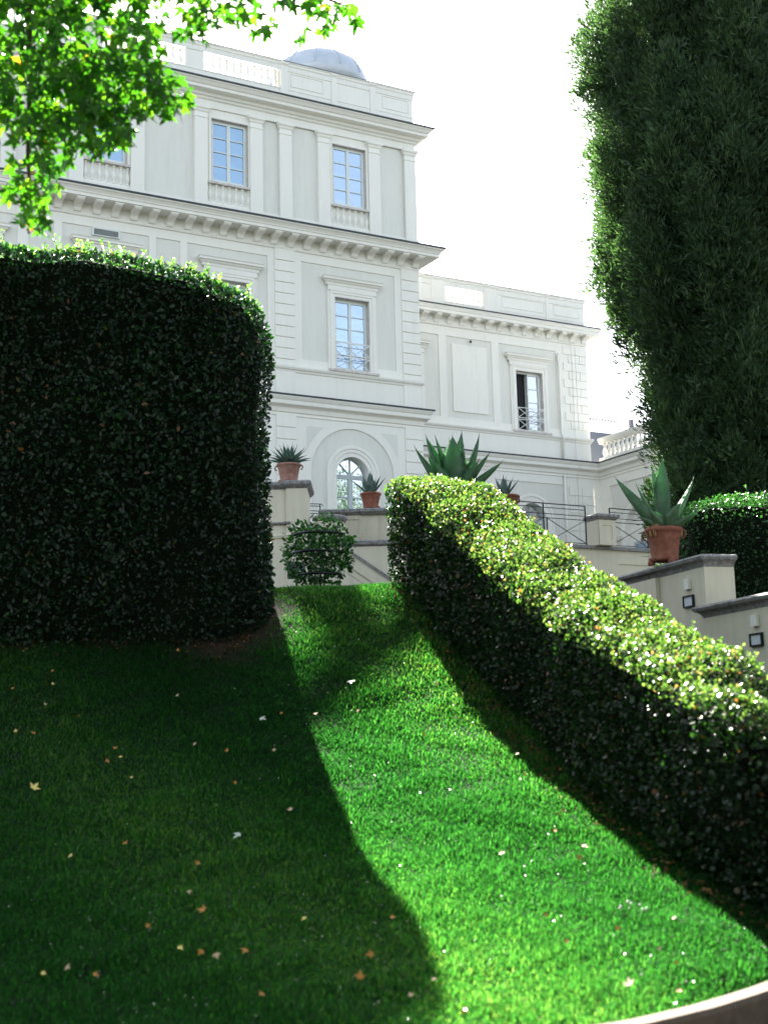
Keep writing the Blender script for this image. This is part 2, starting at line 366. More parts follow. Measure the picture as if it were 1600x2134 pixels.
# ------------------------------------------------------------------ grass
RG = np.random.default_rng(11)
gm = leafmat('grass_blades', [(0, (.0012, .009, .003)), (.4, (.003, .021, .005)), (.7, (.007, .036, .008)), (.9, (.020, .056, .014)), (1, (.045, .07, .024))],
             trans_mul=(19.0, 18.0, 8.0), tfac=.64, rough=.3, spec=.25, k=.34)
_g = gm.node_tree; _b = _g.nodes['Principled BSDF']; _at = [q for q in _g.nodes if q.bl_idname == 'ShaderNodeAttribute'][0]
_g.links.new(ramp(_g, _at.outputs['Fac'], [(.80, (.32, .32, .32)), (.84, (.16, .16, .16))]), _b.inputs['Roughness'])
_g.links.new(ramp(_g, _at.outputs['Fac'], [(.80, (.2, .2, .2)), (.84, (1, 1, 1))]), _b.inputs['Specular IOR Level'])
def blades(n, ylo, yhi, name):
    y = ylo + (yhi - ylo) * RG.random(n * 2) ** 1.0; x = -.30 * y - .3 + (.60 * y + .8) * RG.random(n * 2)
    k = (y > yc(x) + .02) & (x < np.interp(y, [9.0, 10.3, 11.2, 14, 18, 20.5], [9, 2.9, 2.4, 1.7, .75, .6])) & (RG.random(n * 2) > soil_mask(x, y) * .93); x, y = x[k][:n], y[k][:n]; n = len(x); z = gz(x, y)
    tuft = .75 + .35 * np.sin(x * 5.1 + 2 * np.sin(y * 3.3)) * np.sin(y * 4.7 + x) + .25 * RG.random(n)
    h = (.022 + .034 * RG.random(n)) * tuft; az = RG.random(n) * 6.283; lean = .15 + .75 * RG.random(n)
    w_ = .0012 + .0013 * RG.random(n) + .00012 * y
    h = h * np.where(RG.random(n) < .05, 1.5, 1); b0 = np.stack([x, y, z - .004], 1); wv = np.stack([np.cos(az + 1.57), np.sin(az + 1.57), 0 * x], 1) * w_[:, None]
    lv = np.stack([np.cos(az), np.sin(az), 0 * x], 1)
    tip = b0 + lv * (h * lean)[:, None] + np.array([0, 0, 1.0]) * h[:, None]
    mid = b0 + lv * (h * lean * .3)[:, None] + np.array([0, 0, 1.0]) * (h * .62)[:, None]
    V = np.stack([b0 - wv, b0 + wv, mid + wv * .8, mid - wv * .8, tip], 1).reshape(-1, 3)
    B = (np.arange(n) * 5)[:, None]
    T = np.concatenate([B + [0, 1, 2], B + [0, 2, 3], B + [3, 2, 4]], 1).ravel()
    r = np.clip(RG.random(n) * .85 + .15 * np.sin(x * 1.3 + y * .9), 0, 1)
    o = raw_mesh(name, V, T, 3, gm, np.repeat(r, 5)); tag(o, 'short green grass covering the sloping lawn', 'grass', kind='stuff'); return o
gr_a = blades(420000, 6.6, 12.0, 'grass')
gr_b = blades(330000, 12.0, 20.5, 'grass')
# join both strips into one object, as one could not count the blades
def join_raw(a, b):
    bpy.ops.object.select_all(action='DESELECT'); a.select_set(True); b.select_set(True)
    bpy.context.view_layer.objects.active = a; bpy.ops.object.join(); return a
join_raw(gr_a, gr_b)
# small glossy leaflets added between the blades to sparkle like dew
dm = leafmat('glint_leaflet', [(0, (.006, .04, .01)), (.7, (.02, .09, .02)), (1, (.06, .15, .05))], trans_mul=(2.5, 3.0, 1.2), tfac=.3, rough=.2, spec=.8)
n = 9000; y = 6.7 + 12.5 * RG.random(n); x = -.30 * y - .3 + (.60 * y + .8) * RG.random(n); k = (x < np.interp(y, [9.0, 10.3, 11.2, 14, 18, 20.5], [9, 2.9, 2.4, 1.7, .75, .6])) & (y > yc(x) + .03) & (soil_mask(x, y) < .3); x, y = x[k], y[k]; n = len(x)
pc2 = np.stack([x, y, gz(x, y) + .012 + .035 * RG.random(n)], 1)
gr_c = leaves('glint_leaflets', pc2, noise_jit(n, RG) * [1, 1, .3], nrm(noise_jit(n, RG) * .8 + [0, -.25, 1]), .007 + .010 * RG.random(n), dm, ROUND, rng=RG)
join_raw(gr_a, gr_c)

# ------------------------------------------------------------------ villa
VC = Vector((1.45177, 48.3, 0)); VR = math.radians(90) - YAW
villa = empty('villa', VC, VR)
tag(villa, 'large pale two-tone classical villa with balustraded roof, cornices and grey dome', 'villa')
WY = 5.2; TZ = 5.7; WS = 11.62; RS = 12.05; LX = -21.0
W, G_ = 0, 1; wallm = [M['white'], M['panel']]
def cut(r, op): return r
# --- main block wall front
reg = []
# upper floor: panels between pilasters, windows
wc = [-20.5, -16.1, -11.78, -7.43, -2.77]                                     # window axes
for a, b in ((-20.9, -18.4), (-14.79, -13.06), (-10.53, -8.75), (-6.23, -5.55), (-5.10, -4.06), (-1.51, -.46)):
    reg.append((a, b, 18.47, 21.95, -.03, G_))
for c in wc[1:]:
    reg.append((c - .86, c + .86, 18.47, 19.2, -.05, G_))                     # recess of the false balustrade
    reg.append((c - .77, c + .77, 19.2, 21.68, .03, W)); reg.append((c - .69, c + .69, 19.26, 21.6, -.28, None))
# main floor
for a, b in ((-17.5, -14.65), (-14.31, -13.5), (-13.23, -10.32), (-10.08, -9.22), (-8.98, -6.04), (-4.75, -1.0), (-20.9, -18)):
    reg.append((a, b, 13.36, 16.93, -.035, G_))
for c in wc[1:]:
    reg.append((c - .97, c + .97, 13.10, 16.2, .03, W)); reg.append((c - .88, c + .88, 13.10, 16.02, .06, W))
    reg.append((c - .80, c + .80, 13.1, 15.93, .035, W)); reg.append((c - .69, c + .69, 13.14, 15.82, -.3, None))
# quoins (channelled)
for q0, q1 in ((-5.78, -5.03), (-.73, 0.0)):
    reg.append((q0, q1, 13.08, 17.28, .045, W)); reg.append((q0, q1, 7.0, 11.33, .045, W))
    for k in range(11): reg.append((q0, q1, 16.82 - .395 * k, 16.855 - .395 * k, .005, W))
    for k in range(9): reg.append((q0, q1, 10.86 - .42 * k, 10.895 - .42 * k, .005, W))
reg.append((-5.78, -5.03, 11.9, 12.9, .03, W)); reg.append((-.73, 0, 11.9, 12.9, .03, W))
reg.append((-20.9, -5.9, TZ, 11.3, 0, W))
# ground floor arch bay is cut and filled with curved pieces below
reg.append((-4.68, -.98, TZ, 11.05, -.04, None))
for k in range(3): reg.append((wc[k + 1] - 1.2 - .02, wc[k + 1] + 1.2, TZ, 10.9, -.04, G_))
mb = MB(); mb.relief(LX, 0.0, TZ, 22.0, reg)
mb.box(LX, -.002, .35, 12, TZ, 22.7, W)                                        # body of the block behind its front
mb.add([(0, 0, TZ), (0, 12, TZ), (0, 12, 22.7), (0, 0, 22.7)], [(0, 1, 2, 3)], W)
main_wall = mb.build('wall', wallm, villa)
# --- arch bay
def arc(cx, cz, r, n=28, a0=0.0, a1=math.pi): return [(cx + r * math.cos(a0 + (a1 - a0) * i / n), cz + r * math.sin(a0 + (a1 - a0) * i / n)) for i in range(n + 1)]
def carc(cx, cz, r, x0, x1, zt, n=28):
    an = sorted([math.pi * i / n for i in range(n + 1)] + [math.atan2(zt - cz, x1 - cx), math.atan2(zt - cz, x0 - cx)])
    return [(cx + r * math.cos(a), cz + r * math.sin(a)) for a in an]
def perim(cx, cz, x0, x1, z1, pts):
    out = []
    for x, z in pts:
        dx, dz = x - cx, z - cz; t = 1e9
        if dx > 1e-6: t = min(t, (x1 - cx) / dx)
        if dx < -1e-6: t = min(t, (x0 - cx) / dx)
        if dz > 1e-6: t = min(t, (z1 - cz) / dz)
        out.append((cx + dx * t, cz + dz * t))
    return out
def strip(mb, A, B, ya, yb, mi=0):
    n = len(A)
    vs = [(a[0], ya, a[1]) for a in A] + [(b[0], yb, b[1]) for b in B]
    mb.add(vs, [(i, i + 1, n + i + 1, n + i) for i in range(n - 1)], mi)
def leg(mb, xa, xb, z0, z1, y, mi=0): mb.add([(xa, y, z0), (xb, y, z0), (xb, y, z1), (xa, y, z1)], [(0, 1, 2, 3)], mi)
def arch_bay(mb, cx, cz, x0, x1, zt, ro, z0, y=0.0, outer_panel=True, rm=1.03, ri=.64, spandrels=True):
    arc_ = lambda r: carc(cx, cz, r, x0, x1, zt)
    A = arc_(ro); B = perim(cx, cz, x0, x1, zt, A)
    # white frame with sunk spandrels
    strip(mb, A, B, y, y, W); leg(mb, cx + ro, x1, z0, cz, y, W); leg(mb, x0, cx - ro, z0, cz, y, W)
    strip(mb, A, A, y, y + .045, W); leg2 = lambda x: mb.add([(x, y, z0), (x, y + .045, z0), (x, y + .045, cz), (x, y, cz)], [(0, 1, 2, 3)], W)
    leg2(cx + ro); leg2(cx - ro)
    C = arc_(rm); strip(mb, C, A, y + .045, y + .045, G_)
    leg(mb, cx + rm, cx + ro, z0, cz, y + .045, G_); leg(mb, cx - ro, cx - rm, z0, cz, y + .045, G_)
    # moulded archivolt: three steps
    prev, py = C, y + .045
    for r, yy in ((rm, y - .03), (rm - .11, y - .03), (rm - .13, y - .0), (rm - .24, y - .0), (rm - .26, y + .03), (ri, y + .03), (ri, y + .32)):
        D = arc_(r); strip(mb, D, prev, yy, py, W)
        r0 = (prev[0][0] - cx)
        for sg in (1, -1):
            mb.add([(cx + sg * r0, py, z0), (cx + sg * r, yy, z0), (cx + sg * r, yy, cz), (cx + sg * r0, py, cz)], [(0, 1, 2, 3)], W)
        prev, py = D, yy
mb = MB(); arch_bay(mb, -2.84, 9.42, -4.68, -.98, 11.05, 1.63, TZ)
o = mb.build('arch_surround', wallm, villa)
# grey spandrel panels, set 4 mm proud as painted fields
for sg, xe in ((-1, -4.62), (1, -1.04)):
    A = arc(-2.84, 9.42, 1.92, 12, math.radians(55.2 if sg > 0 else 124.8), math.radians(19.8 if sg > 0 else 160.2))
    mb = MB(); mb.add([(xe, -.006, 11.0)] + [(p[0], -.006, p[1]) for p in A], [((0, i, i + 1) if sg < 0 else (0, i + 1, i)) for i in range(1, len(A))], 1)
    mb.build('spandrel', wallm, villa)
# --- wing wall
reg = []
for a, b in ((.3, 4.01), (4.38, 6.63), (6.99, 9.96)): reg.append((a, b, 13.36, 16.85, -.035, G_))
reg.append((4.65, 6.37, 13.65, 16.54, .01, W))
for c in (2.3, 8.5):
    reg.append((c - .97, c + .97, 13.10, 16.2, .03, W)); reg.append((c - .88, c + .88, 13.10, 16.02, .06, W))
    reg.append((c - .80, c + .80, 13.1, 15.9, .035, W)); reg.append((c - .69, c + .69, 13.12, 15.76, -.3, None))
for k in range(11):                                                            # toothed quoins
    z1 = 17.12 - .372 * k; z0 = z1 - .345; x0_ = 10.34 if k % 2 == 0 else 10.62
    if z0 < 13.1: break
    reg.append((x0_, WS, z0, z1, .035, W))
    if k % 2: reg.append((11.2, 11.22, z0, z1, .0, W))
    reg.append((10.98, 11.0, z0, z1, .0, W))
for k in range(9):
    z1 = 10.86 - .385 * k; z0 = z1 - .355; x0_ = 10.34 if k % 2 == 0 else 10.62
    reg.append((x0_, WS, z0, z1, .035, W)); reg.append((11.0, 11.02, z0, z1, 0, W))
reg.append((.3, 5.3, TZ, 10.93, -.035, G_))
reg.append((6.6, 10.05, TZ, 10.93, -.035, None))
mb = MB(); mb.relief(0.0, WS, TZ, 18.0, reg, y0=WY)
# arch of the wing
def simple_arch(mb, cx, cz, x0, x1, zt, z0, y, rm, ri):
    arc_ = lambda r: carc(cx, cz, r, x0, x1, zt)
    C = arc_(rm); B = perim(cx, cz, x0, x1, zt, C); strip(mb, C, B, y, y, G_)
    leg(mb, cx + rm, x1, z0, cz, y, G_); leg(mb, x0, cx - rm, z0, cz, y, G_)
    prev, py = C, y
    for r, yy in ((rm, y - .06), (rm - .12, y - .06), (rm - .14, y - .03), (ri, y - .03), (ri, y + .3)):
        D = arc_(r); strip(mb, D, prev, yy, py, W); r0 = prev[0][0] - cx
        for sg in (1, -1):
            mb.add([(cx + sg * r0, py, z0), (cx + sg * r, yy, z0), (cx + sg * r, yy, cz), (cx + sg * r0, py, cz)], [(0, 1, 2, 3)], W)
        prev, py = D, yy
simple_arch(mb, 8.42, 9.35, 6.6, 10.05, 10.93, TZ, WY + .035, 1.08, .68)
mb.box(.002, WS - .002, WY + .35, WY + 11, TZ, 17.9, W)
mb.add([(WS, WY, 11.5), (WS, WY + 11, 11.5), (WS, WY + 11, 18), (WS, WY, 18)], [(0, 1, 2, 3)], W)
mb.add([(WS, WY, TZ), (RS, WY, TZ), (RS, WY, 11.6), (WS, WY, 11.6)], [(0, 1, 2, 3)], W)
mb.build('wing_wall', wallm, villa)
# --- right single-storey block facing left, seen beyond the pillar
mb = MB()
RY0 = -7.0
def rface(u, o, z): return (RS - o, WY - u, z)                                  # u: distance from the inner corner towards the viewer
class RB(MB):
    pass
rb = MB(); rr = []
rr.append((.62, 3.9, TZ, 10.9, -.05, None)); rr.append((4.5, 7.6, TZ, 10.9, -.04, G_)); rr.append((8.2, 11.2, TZ, 10.9, -.04, G_))
rb.relief(0, WY - RY0, TZ, 11.6, rr)
simple_arch(rb, 2.55, 8.75, .62, 3.9, 10.9, TZ, .05, 1.33, 1.1)
rb.v = [(RS + y, WY - x, z) for x, y, z in rb.v]
rb.box(RS + .4, RS + 9, RY0, WY + .2, TZ, 11.9, W)
rb.add([(RS, RY0, TZ), (RS + 9, RY0, TZ), (RS + 9, RY0, 11.6), (RS, RY0, 11.6)], [(0, 1, 2, 3)], W)
rb.box(RS + .02, RS + .4, WY - .62 - .02, WY, TZ, 11.5, W)
rb.build('side_wing_wall', wallm, villa)
mb = MB()
mb.add([(RS + .33, WY - 3.9, TZ), (RS + .33, WY - .62, TZ), (RS + .33, WY - .62, 10.9), (RS + .33, WY - 3.9, 10.9)], [(0, 1, 2, 3)], 0)
mb.build('porch_back_wall', M['white'], villa)
mb = MB(); mb.sweep([(RS, WY - .2), (RS, WY - 1.35)], [(0, 8.45), (.05, 8.5), (.1, 8.6), (.1, 8.68), (.0, 8.7)]); mb.build('impost', M['trim'], villa)

# --- horizontal mouldings
MAIN = [(LX, 0), (0, 0), (0, 12)]
LOW = [(LX, 0), (0, 0), (0, WY), (RS, WY), (RS, RY0), (RS + 9, RY0)]
def mould(name, path, prof_, m_=None): b = MB(); b.sweep(path, prof_); return b.build(name, m_ or M['trim'], villa)
mould('upper_cornice', MAIN, [(0, 21.93), (.05, 21.93), (.05, 22.02), (.02, 22.04), (.02, 22.2), (.08, 22.24), (.10, 22.3), (.16, 22.32), (.20, 22.40), (.22, 22.41), (.30, 22.42), (.40, 22.46), (.40, 22.56), (.44, 22.58), (.50, 22.66), (.55, 22.70), (.55, 22.735), (0, 22.735)])
mould('cornice_flashing', [(LX, 0), (0, 0), (0, 12)], [(.1, 22.737), (.585, 22.737), (.60, 22.785), (.1, 22.80)], M['slate'])
mould('main_cornice', MAIN, [(0, 17.24), (.05, 17.25), (.07, 17.30), (.03, 17.33), (.03, 17.36), (.04, 17.66), (.07, 17.68), (.55, 17.68), (.55, 17.70), (.60, 17.70), (.60, 17.80), (.63, 17.82), (.64, 17.86), (.70, 17.93), (.75, 17.96), (.75, 18.0), (0, 18.0)])
mould('cornice_flashing', MAIN, [(.02, 18.002), (.785, 18.002), (.80, 18.055), (.02, 18.075)], M['slate'])
WING = [(0.0, WY), (WS, WY), (WS, WY + 11)]
mould('main_cornice', WING, [(0, 17.24), (.05, 17.25), (.07, 17.30), (.03, 17.33), (.04, 17.64), (.07, 17.66), (.40, 17.66), (.44, 17.68), (.44, 17.80), (.47, 17.82), (.50, 17.90), (.52, 17.93), (.52, 17.96), (0, 17.96)])
mould('cornice_flashing', WING, [(.02, 17.962), (.545, 17.962), (.56, 18.005), (.02, 18.02)], M['slate'])
mould('sill_string', [(LX, 0), (0, 0), (0, WY), (WS, WY), (WS, WY + 9)], [(0, 12.84), (.03, 12.85), (.05, 12.92), (.09, 12.94), (.12, 13.0), (.12, 13.05), (0, 13.07)])
mould('string_course', LOW, [(0, 11.40), (.05, 11.42), (.07, 11.56), (.12, 11.60), (.22, 11.64), (.24, 11.66), (.24, 11.78), (.28, 11.82), (.33, 11.90), (.33, 11.93), (0, 11.93)])
mould('string_flashing', LOW, [(.02, 11.932), (.355, 11.932), (.37, 11.985), (.02, 12.01)], M['slate'])
mould('fascia', LOW, [(0, 11.28), (.035, 11.29), (.035, 11.325), (0, 11.34)])
# pilaster base plinth course
mb = MB(); mb.sweep([(LX, 0), (0, 0), (0, 12)], [(0, 18.0), (.06, 18.0), (.06, 18.46), (.03, 18.48), (0, 18.48)]); mb.build('plinth_course', M['white'], villa)
# --- pilasters
mb = MB(); x0_, x1_ = -.235, .235
mb.box(x0_, x1_, -.10, -.0, 18.05, 21.54)
mb.box(x0_ - .015, x1_ + .015, -.115, 0, 18.05, 18.45)
mb.sweep([(x0_, 0), (x0_, -.10), (x1_, -.10), (x1_, 0)][::1], [(0, 21.50), (.02, 21.51), (.02, 21.55), (.0, 21.57), (.0, 21.70), (.03, 21.73), (.05, 21.80), (.09, 21.84), (.09, 21.94), (0, 21.945)])
# sweep above runs left, front, right with outward on the right-hand side of the path
pil = mb.build('pilaster', M['white'], villa)
pc = [-20.0, -17.9, -17.2, -15.03, -12.83, -10.76, -8.515, -6.455, -5.325, -3.82, -1.76, -.245]
pil.location.x = pc[0]
for x in pc[1:]:
    c = pil.copy(); COL.objects.link(c); c.location.x = x
# --- modillions
mb = MB(); pr = [(0, 17.36), (.06, 17.36), (.09, 17.40), (.13, 17.47), (.2, 17.52), (.32, 17.55), (.42, 17.57), (.50, 17.60), (.53, 17.64), (.53, 17.68), (0, 17.68)]
for sx in (-.12, .12): pass
vs = [(sx, -.03 - o * 1.0, z) for sx in (-.12, .12) for o, z in pr]; k = len(pr)
mb.add(vs, [(i, i + 1, k + i + 1, k + i) for i in range(k - 1)] + [tuple(range(k))[::-1], tuple(range(k, 2 * k))])
mb.box(-.14, .14, -.57, -.03, 17.645, 17.679)
mod = mb.build('modillion', M['trim'], villa); mod.location.x = -.14
for i in range(1, 32):
    c = mod.copy(); COL.objects.link(c); c.location.x = -.14 - .632 * i
for i in range(0, 18):
    c = mod.copy(); COL.objects.link(c); c.location = (WS - .14 - .632 * i, WY, -.02); c.scale = (1, .72, 1)
# --- parapets
BAL = [(.055, 0), (.075, .0), (.075, .05), (.045, .07), (.05, .1), (.085, .2), (.09, .27), (.06, .38), (.038, .48), (.05, .5), (.05, .53), (.038, .55), (.06, .57), (.075, .6), (.075, .64)]
mb = MB(); mb.lathe([(r, z) for r, z in BAL], 10); bal_me = mb.build('baluster', M['trim']).data
bpy.data.objects.remove(bpy.data.objects['baluster'])
for p in bal_me.polygons: p.use_smooth = True
def baluster(parent, x, y, z, sc=(1, 1, 1)):
    o = bpy.data.objects.new('baluster', bal_me); COL.objects.link(o); o.parent = parent; o.location = (x, y, z); o.scale = sc; return o
def parapet(s0, s1, solids, bays, y, zb, zp, zr, zt, panels=(), peds=()):
    # plinth, rail, solid dies
    b = MB(); b.box(s0, s1, y, y + .36, zb, zp - .05, 0); b.box(s0, s1 + .03, y - .03, y + .39, zb, zb + .12, 0); b.box(s0, s1 + .015, y - .015, y + .375, zp - .05, zp, 0)
    for a, c in solids: b.box(a, c, y + .0, y + .36, zp, zr, 0)
    for a, c in peds: b.box(a, c, y - .04, y + .40, zb + .002, zt + .003, 0); b.box(a - .04, c + .04, y - .085, y + .445, zt - .09, zt + .006, 0)
    for a, c, z0, z1 in panels:
        for e in ((a, c, z0, z0 + .025), (a, c, z1 - .025, z1), (a, a + .025, z0 + .025, z1 - .025), (c - .025, c, z0 + .025, z1 - .025)): b.box(e[0], e[1], y - .018, y, e[2], e[3], 0)
    par = b.build('parapet', M['white'], villa)
    r_ = MB(); r_.sweep([(s0, y + .38), (s0, y), (s1, y), (s1, y + .38)], [(0, zr), (.02, zr), (.03, zt - .16), (.06, zt - .12), (.06, zt - .05), (.09, zt - .03), (.09, zt), (-.18, zt)]); r_.build('rail', M['trim'], par)
    f_ = MB(); f_.box(s0 - .1, s1 + .1, y - .105, y + .46, zt + .001, zt + .02); f_.build('flashing', M['slate'], par)
    h = zr - zp
    for a, c in bays:
        n = max(2, round((c - a) / .262)); st = (c - a) / n
        for i in range(n): baluster(par, a + st * (i + .5), y + .18, zp, (1.05, 1.05, h / .64))
    return par
PB = [(-8.37, -5.46), (-11.95, -9.04), (-15.55, -12.62), (-19.1, -16.2)]
SOL = [(-9.04, -8.37), (-12.62, -11.95), (-16.2, -15.55), (LX, -19.1), (-5.46, 0)]
parapet(LX, 0.0, SOL, PB, .02, 22.78, 23.34, 24.0, 24.33, panels=((-5.05, -3.75, 23.45, 23.95), (-1.3, -.18, 23.45, 23.95)), peds=((-5.46, -5.18), (-3.42, -3.2), (-1.82, -1.6)))
parapet(0.0, WS, [(0, 4.44), (6.3, WS)], [(4.44, 6.3)], WY + .02, 18.0, 18.37, 19.0, 19.36, panels=((7.26, 9.45, 18.5, 18.98), (9.98, 11.35, 18.5, 18.98), (1.2, 3.0, 18.5, 18.98)), peds=((3.75, 4.4), (3.15, 3.3), (6.34, 7.0), (9.56, 9.72)))
# side wing balustrade, running towards the viewer
b = MB(); L_ = 11.0; b.box(RS - .02, RS + .34, WY - L_, WY - .05, 11.96, 12.22); side_par = b.build('parapet', M['white'], villa)
r_ = MB(); r_.sweep([(RS, WY - .05), (RS, WY - L_)], [(-.36, 12.86), (.0, 12.86), (.02, 12.9), (.06, 12.98), (.08, 13.0), (.08, 13.1), (-.42, 13.1)]); r_.build('rail', M['trim'], side_par)
for i in range(24): baluster(side_par, RS + .16, WY - .25 - .30 * i, 12.22, (1.25, 1.25, 1.0))
# flat roofs
mb = MB(); mb.box(LX + .1, -.1, .3, 11.9, 22.7, 22.74); mb.box(.1, WS - .1, WY + .3, WY + 10.9, 17.9, 17.95); mb.box(RS + .3, RS + 9.1, RY0 - .1, WY + .1, 11.9, 12.02); mb.build('roof', M['slate'], villa)
# --- dome: eight ribbed lead segments on a low drum
DOME_S, DOME_Z = -.70, 27.15
mb = MB(); n = 32; R_ = 2.05; prf = [(R_ * 1.0, 0), (R_ * 1.0, .25)] + [(R_ * math.cos(a), .25 + 1.40 * math.sin(a)) for a in np.linspace(0.05, math.radians(72), 9)] + [(.02, 1.66)]
mb.lathe(prf, n); dome = mb.build('dome', M['lead'], villa, True, loc=(DOME_S, 6.5, DOME_Z))
rb_ = MB()
for k_ in range(12):
    a = 2 * math.pi * k_ / 12
    rb_.tube([(r * math.cos(a) * 1.004, r * math.sin(a) * 1.004, z) for r, z in prf[2:-1]], .028, 5)
rb_.build('dome_rib', M['lead'], dome)
mb = MB(); mb.lathe([(1.8, 22.7), (1.8, DOME_Z + .02)], n, (DOME_S, 6.5, 0)); mb.build('dome_drum', M['lead'], villa)
# --- window hoods
hm = MB(); hm.sweep([(-1.02, 0), (-1.02, -.06), (1.02, -.06), (1.02, 0)], [(0, 16.2), (.02, 16.22), (.03, 16.3), (.07, 16.33), (.10, 16.38), (.15, 16.40), (.15, 16.46), (.18, 16.50), (0, 16.52)])
hm.box(-.97, .97, -.075, -.001, 16.02, 16.2); hood = hm.build('window_hood', M['trim'], villa); hood.location.x = wc[4]
for c in wc[1:4]:
    o = hood.copy(); COL.objects.link(o); o.location.x = c
for c in (2.3, 8.45):
    o = hood.copy(); COL.objects.link(o); o.location = (c, WY, -.06)
# --- windows
def casement(parent, cx, z0, z1, hw, y, rows, gm_, fm='frame', open_left=False, bars=2):
    b = MB(); fw_ = .05; t = .05
    b.box(cx - hw, cx - hw + .07, y, y + .09, z0, z1); b.box(cx + hw - .07, cx + hw, y, y + .09, z0, z1)
    b.box(cx - hw + .07, cx + hw - .07, y, y + .09, z1 - .08, z1); b.box(cx - hw + .07, cx + hw - .07, y, y + .09, z0, z0 + .06)
    def leafp(bb, xa, xb, yy):
        bb.box(xa, xa + .055, yy, yy + t, z0 + .06, z1 - .08); bb.box(xb - .055, xb, yy, yy + t, z0 + .06, z1 - .08)
        bb.box(xa + .055, xb - .055, yy, yy + t, z0 + .06, z0 + .13); bb.box(xa + .055, xb - .055, yy, yy + t, z1 - .14, z1 - .08)
        za, zb_ = z0 + .13, z1 - .14
        for k_ in range(1, rows):
            zz = za + (zb_ - za) * k_ / rows; bb.box(xa + .055, xb - .055, yy + .005, yy + t - .005, zz - .016, zz + .016)
    xl, xm, xr = cx - hw + .07, cx, cx + hw - .07
    if not open_left: leafp(b, xl, xm - .003, y - .02)
    leafp(b, xm + .003, xr, y - .02)
    win = b.build('window', M[fm], parent)
    g = MB(); g.box(xm if open_left else xl, xr, y + .02, y + .026, z0 + .06, z1 - .08); g.build('pane', M[gm_], win)
    return win
gl_up = ['glass_blue', 'glass_blue', 'glass_blue', 'glass_blue', 'glass_pale']
BALH = [(r * .9, z) for r, z in BAL]
mb = MB(); mb.lathe(BALH, 8); bh = mb.build('false_baluster', M['white']); bh_me = bh.data; bpy.data.objects.remove(bh)
for p in bh_me.polygons: p.use_smooth = True
for i in range(1, 5):
    c = wc[i]
    wn = casement(villa, c, 19.28, 21.6, .69, .12, 4, gl_up[i])
    s_ = MB(); s_.box(c - .84, c + .84, -.085, .2, 19.19, 19.262); s_.build('sill', M['marble'], wn)
    r_ = MB(); r_.box(c - .69, c - .675, -.032, .12, 19.263, 21.59); r_.box(c + .675, c + .69, -.032, .12, 19.263, 21.59); r_.box(c - .675, c + .675, -.032, .12, 21.575, 21.6); r_.build('reveal', M['marble'], wn)
    fb = MB(); fb.box(c - .85, c + .85, -.0, .04, 18.49, 18.56); ob = fb.build('false_balustrade', M['white'], villa)
    for k_ in range(7):
        o = bpy.data.objects.new('baluster', bh_me); COL.objects.link(o); o.parent = ob; o.location = (c - .72 + .24 * k_, .05, 18.55)
    wn = casement(villa, c, 13.16, 15.82, .69, .18, 5 if i == 4 else 5, 'glass_pale' if i == 4 else 'glass_blue')
    s_ = MB(); s_.box(c - .98, c + .98, -.17, .2, 13.05, 13.13); s_.build('sill', M['marble'], wn)
    r_ = MB(); r_.box(c - .69, c - .68, -.032, .18, 13.135, 15.81); r_.box(c + .68, c + .69, -.032, .18, 13.135, 15.81); r_.box(c - .68, c + .68, -.032, .18, 15.80, 15.82); r_.build('reveal', M['marble'], wn)
def guard(cx, y, z0, name='window_guard'):                                    # crossed-bar iron guard
    b = MB(); a, c = cx - .66, cx + .66; zz = [z0 + .03, z0 + .48, z0 + .56, z0 + 1.0]
    for z in zz: b.bar((a, y, z), (c, y, z), .026)
    b.bar((a, y, zz[0]), (a, y, zz[3]), .018); b.bar((c, y, zz[0]), (c, y, zz[3]), .018); b.bar((cx, y, zz[0]), (cx, y, zz[3]), .014)
    for xa, xb in ((a, cx), (cx, c)):
        for za, zb_ in ((zz[0], zz[1]), (zz[2], zz[3])):
            b.bar((xa, y, za), (xb, y, zb_), .02); b.bar((xa, y - .008, zb_), (xb, y - .008, za), .02)
    return b.build(name, M['railwhite'], villa)
guard(wc[4], -.04, 13.14)
guard(wc[3], -.04, 13.14); guard(8.5, WY - .04, 13.12)
for c, op in ((2.3, False), (8.5, True)):
    wn = casement(villa, c, 13.14, 15.76, .69, WY + .18, 4, 'glass_dark', open_left=op)
    s_ = MB(); s_.box(c - .98, c + .98, WY - .17, WY + .2, 13.03, 13.11); s_.build('sill', M['marble'], wn)
    r_ = MB(); r_.box(c - .69, c - .68, WY - .032, WY + .18, 13.115, 15.75); r_.box(c + .68, c + .69, WY - .032, WY + .18, 13.115, 15.75); r_.box(c - .68, c + .68, WY - .032, WY + .18, 15.74, 15.76); r_.build('reveal', M['marble'], wn)
mb = MB(); mb.box(7.84, 8.5, WY + .345, WY + .348, 13.14, 15.72); mb.box(7.83, 7.86, WY + .27, WY + .346, 13.14, 15.74); mb.build('room_dark_sheet', M['dark'], villa)  # near-black sheets stand in for the unlit room behind the open leaf
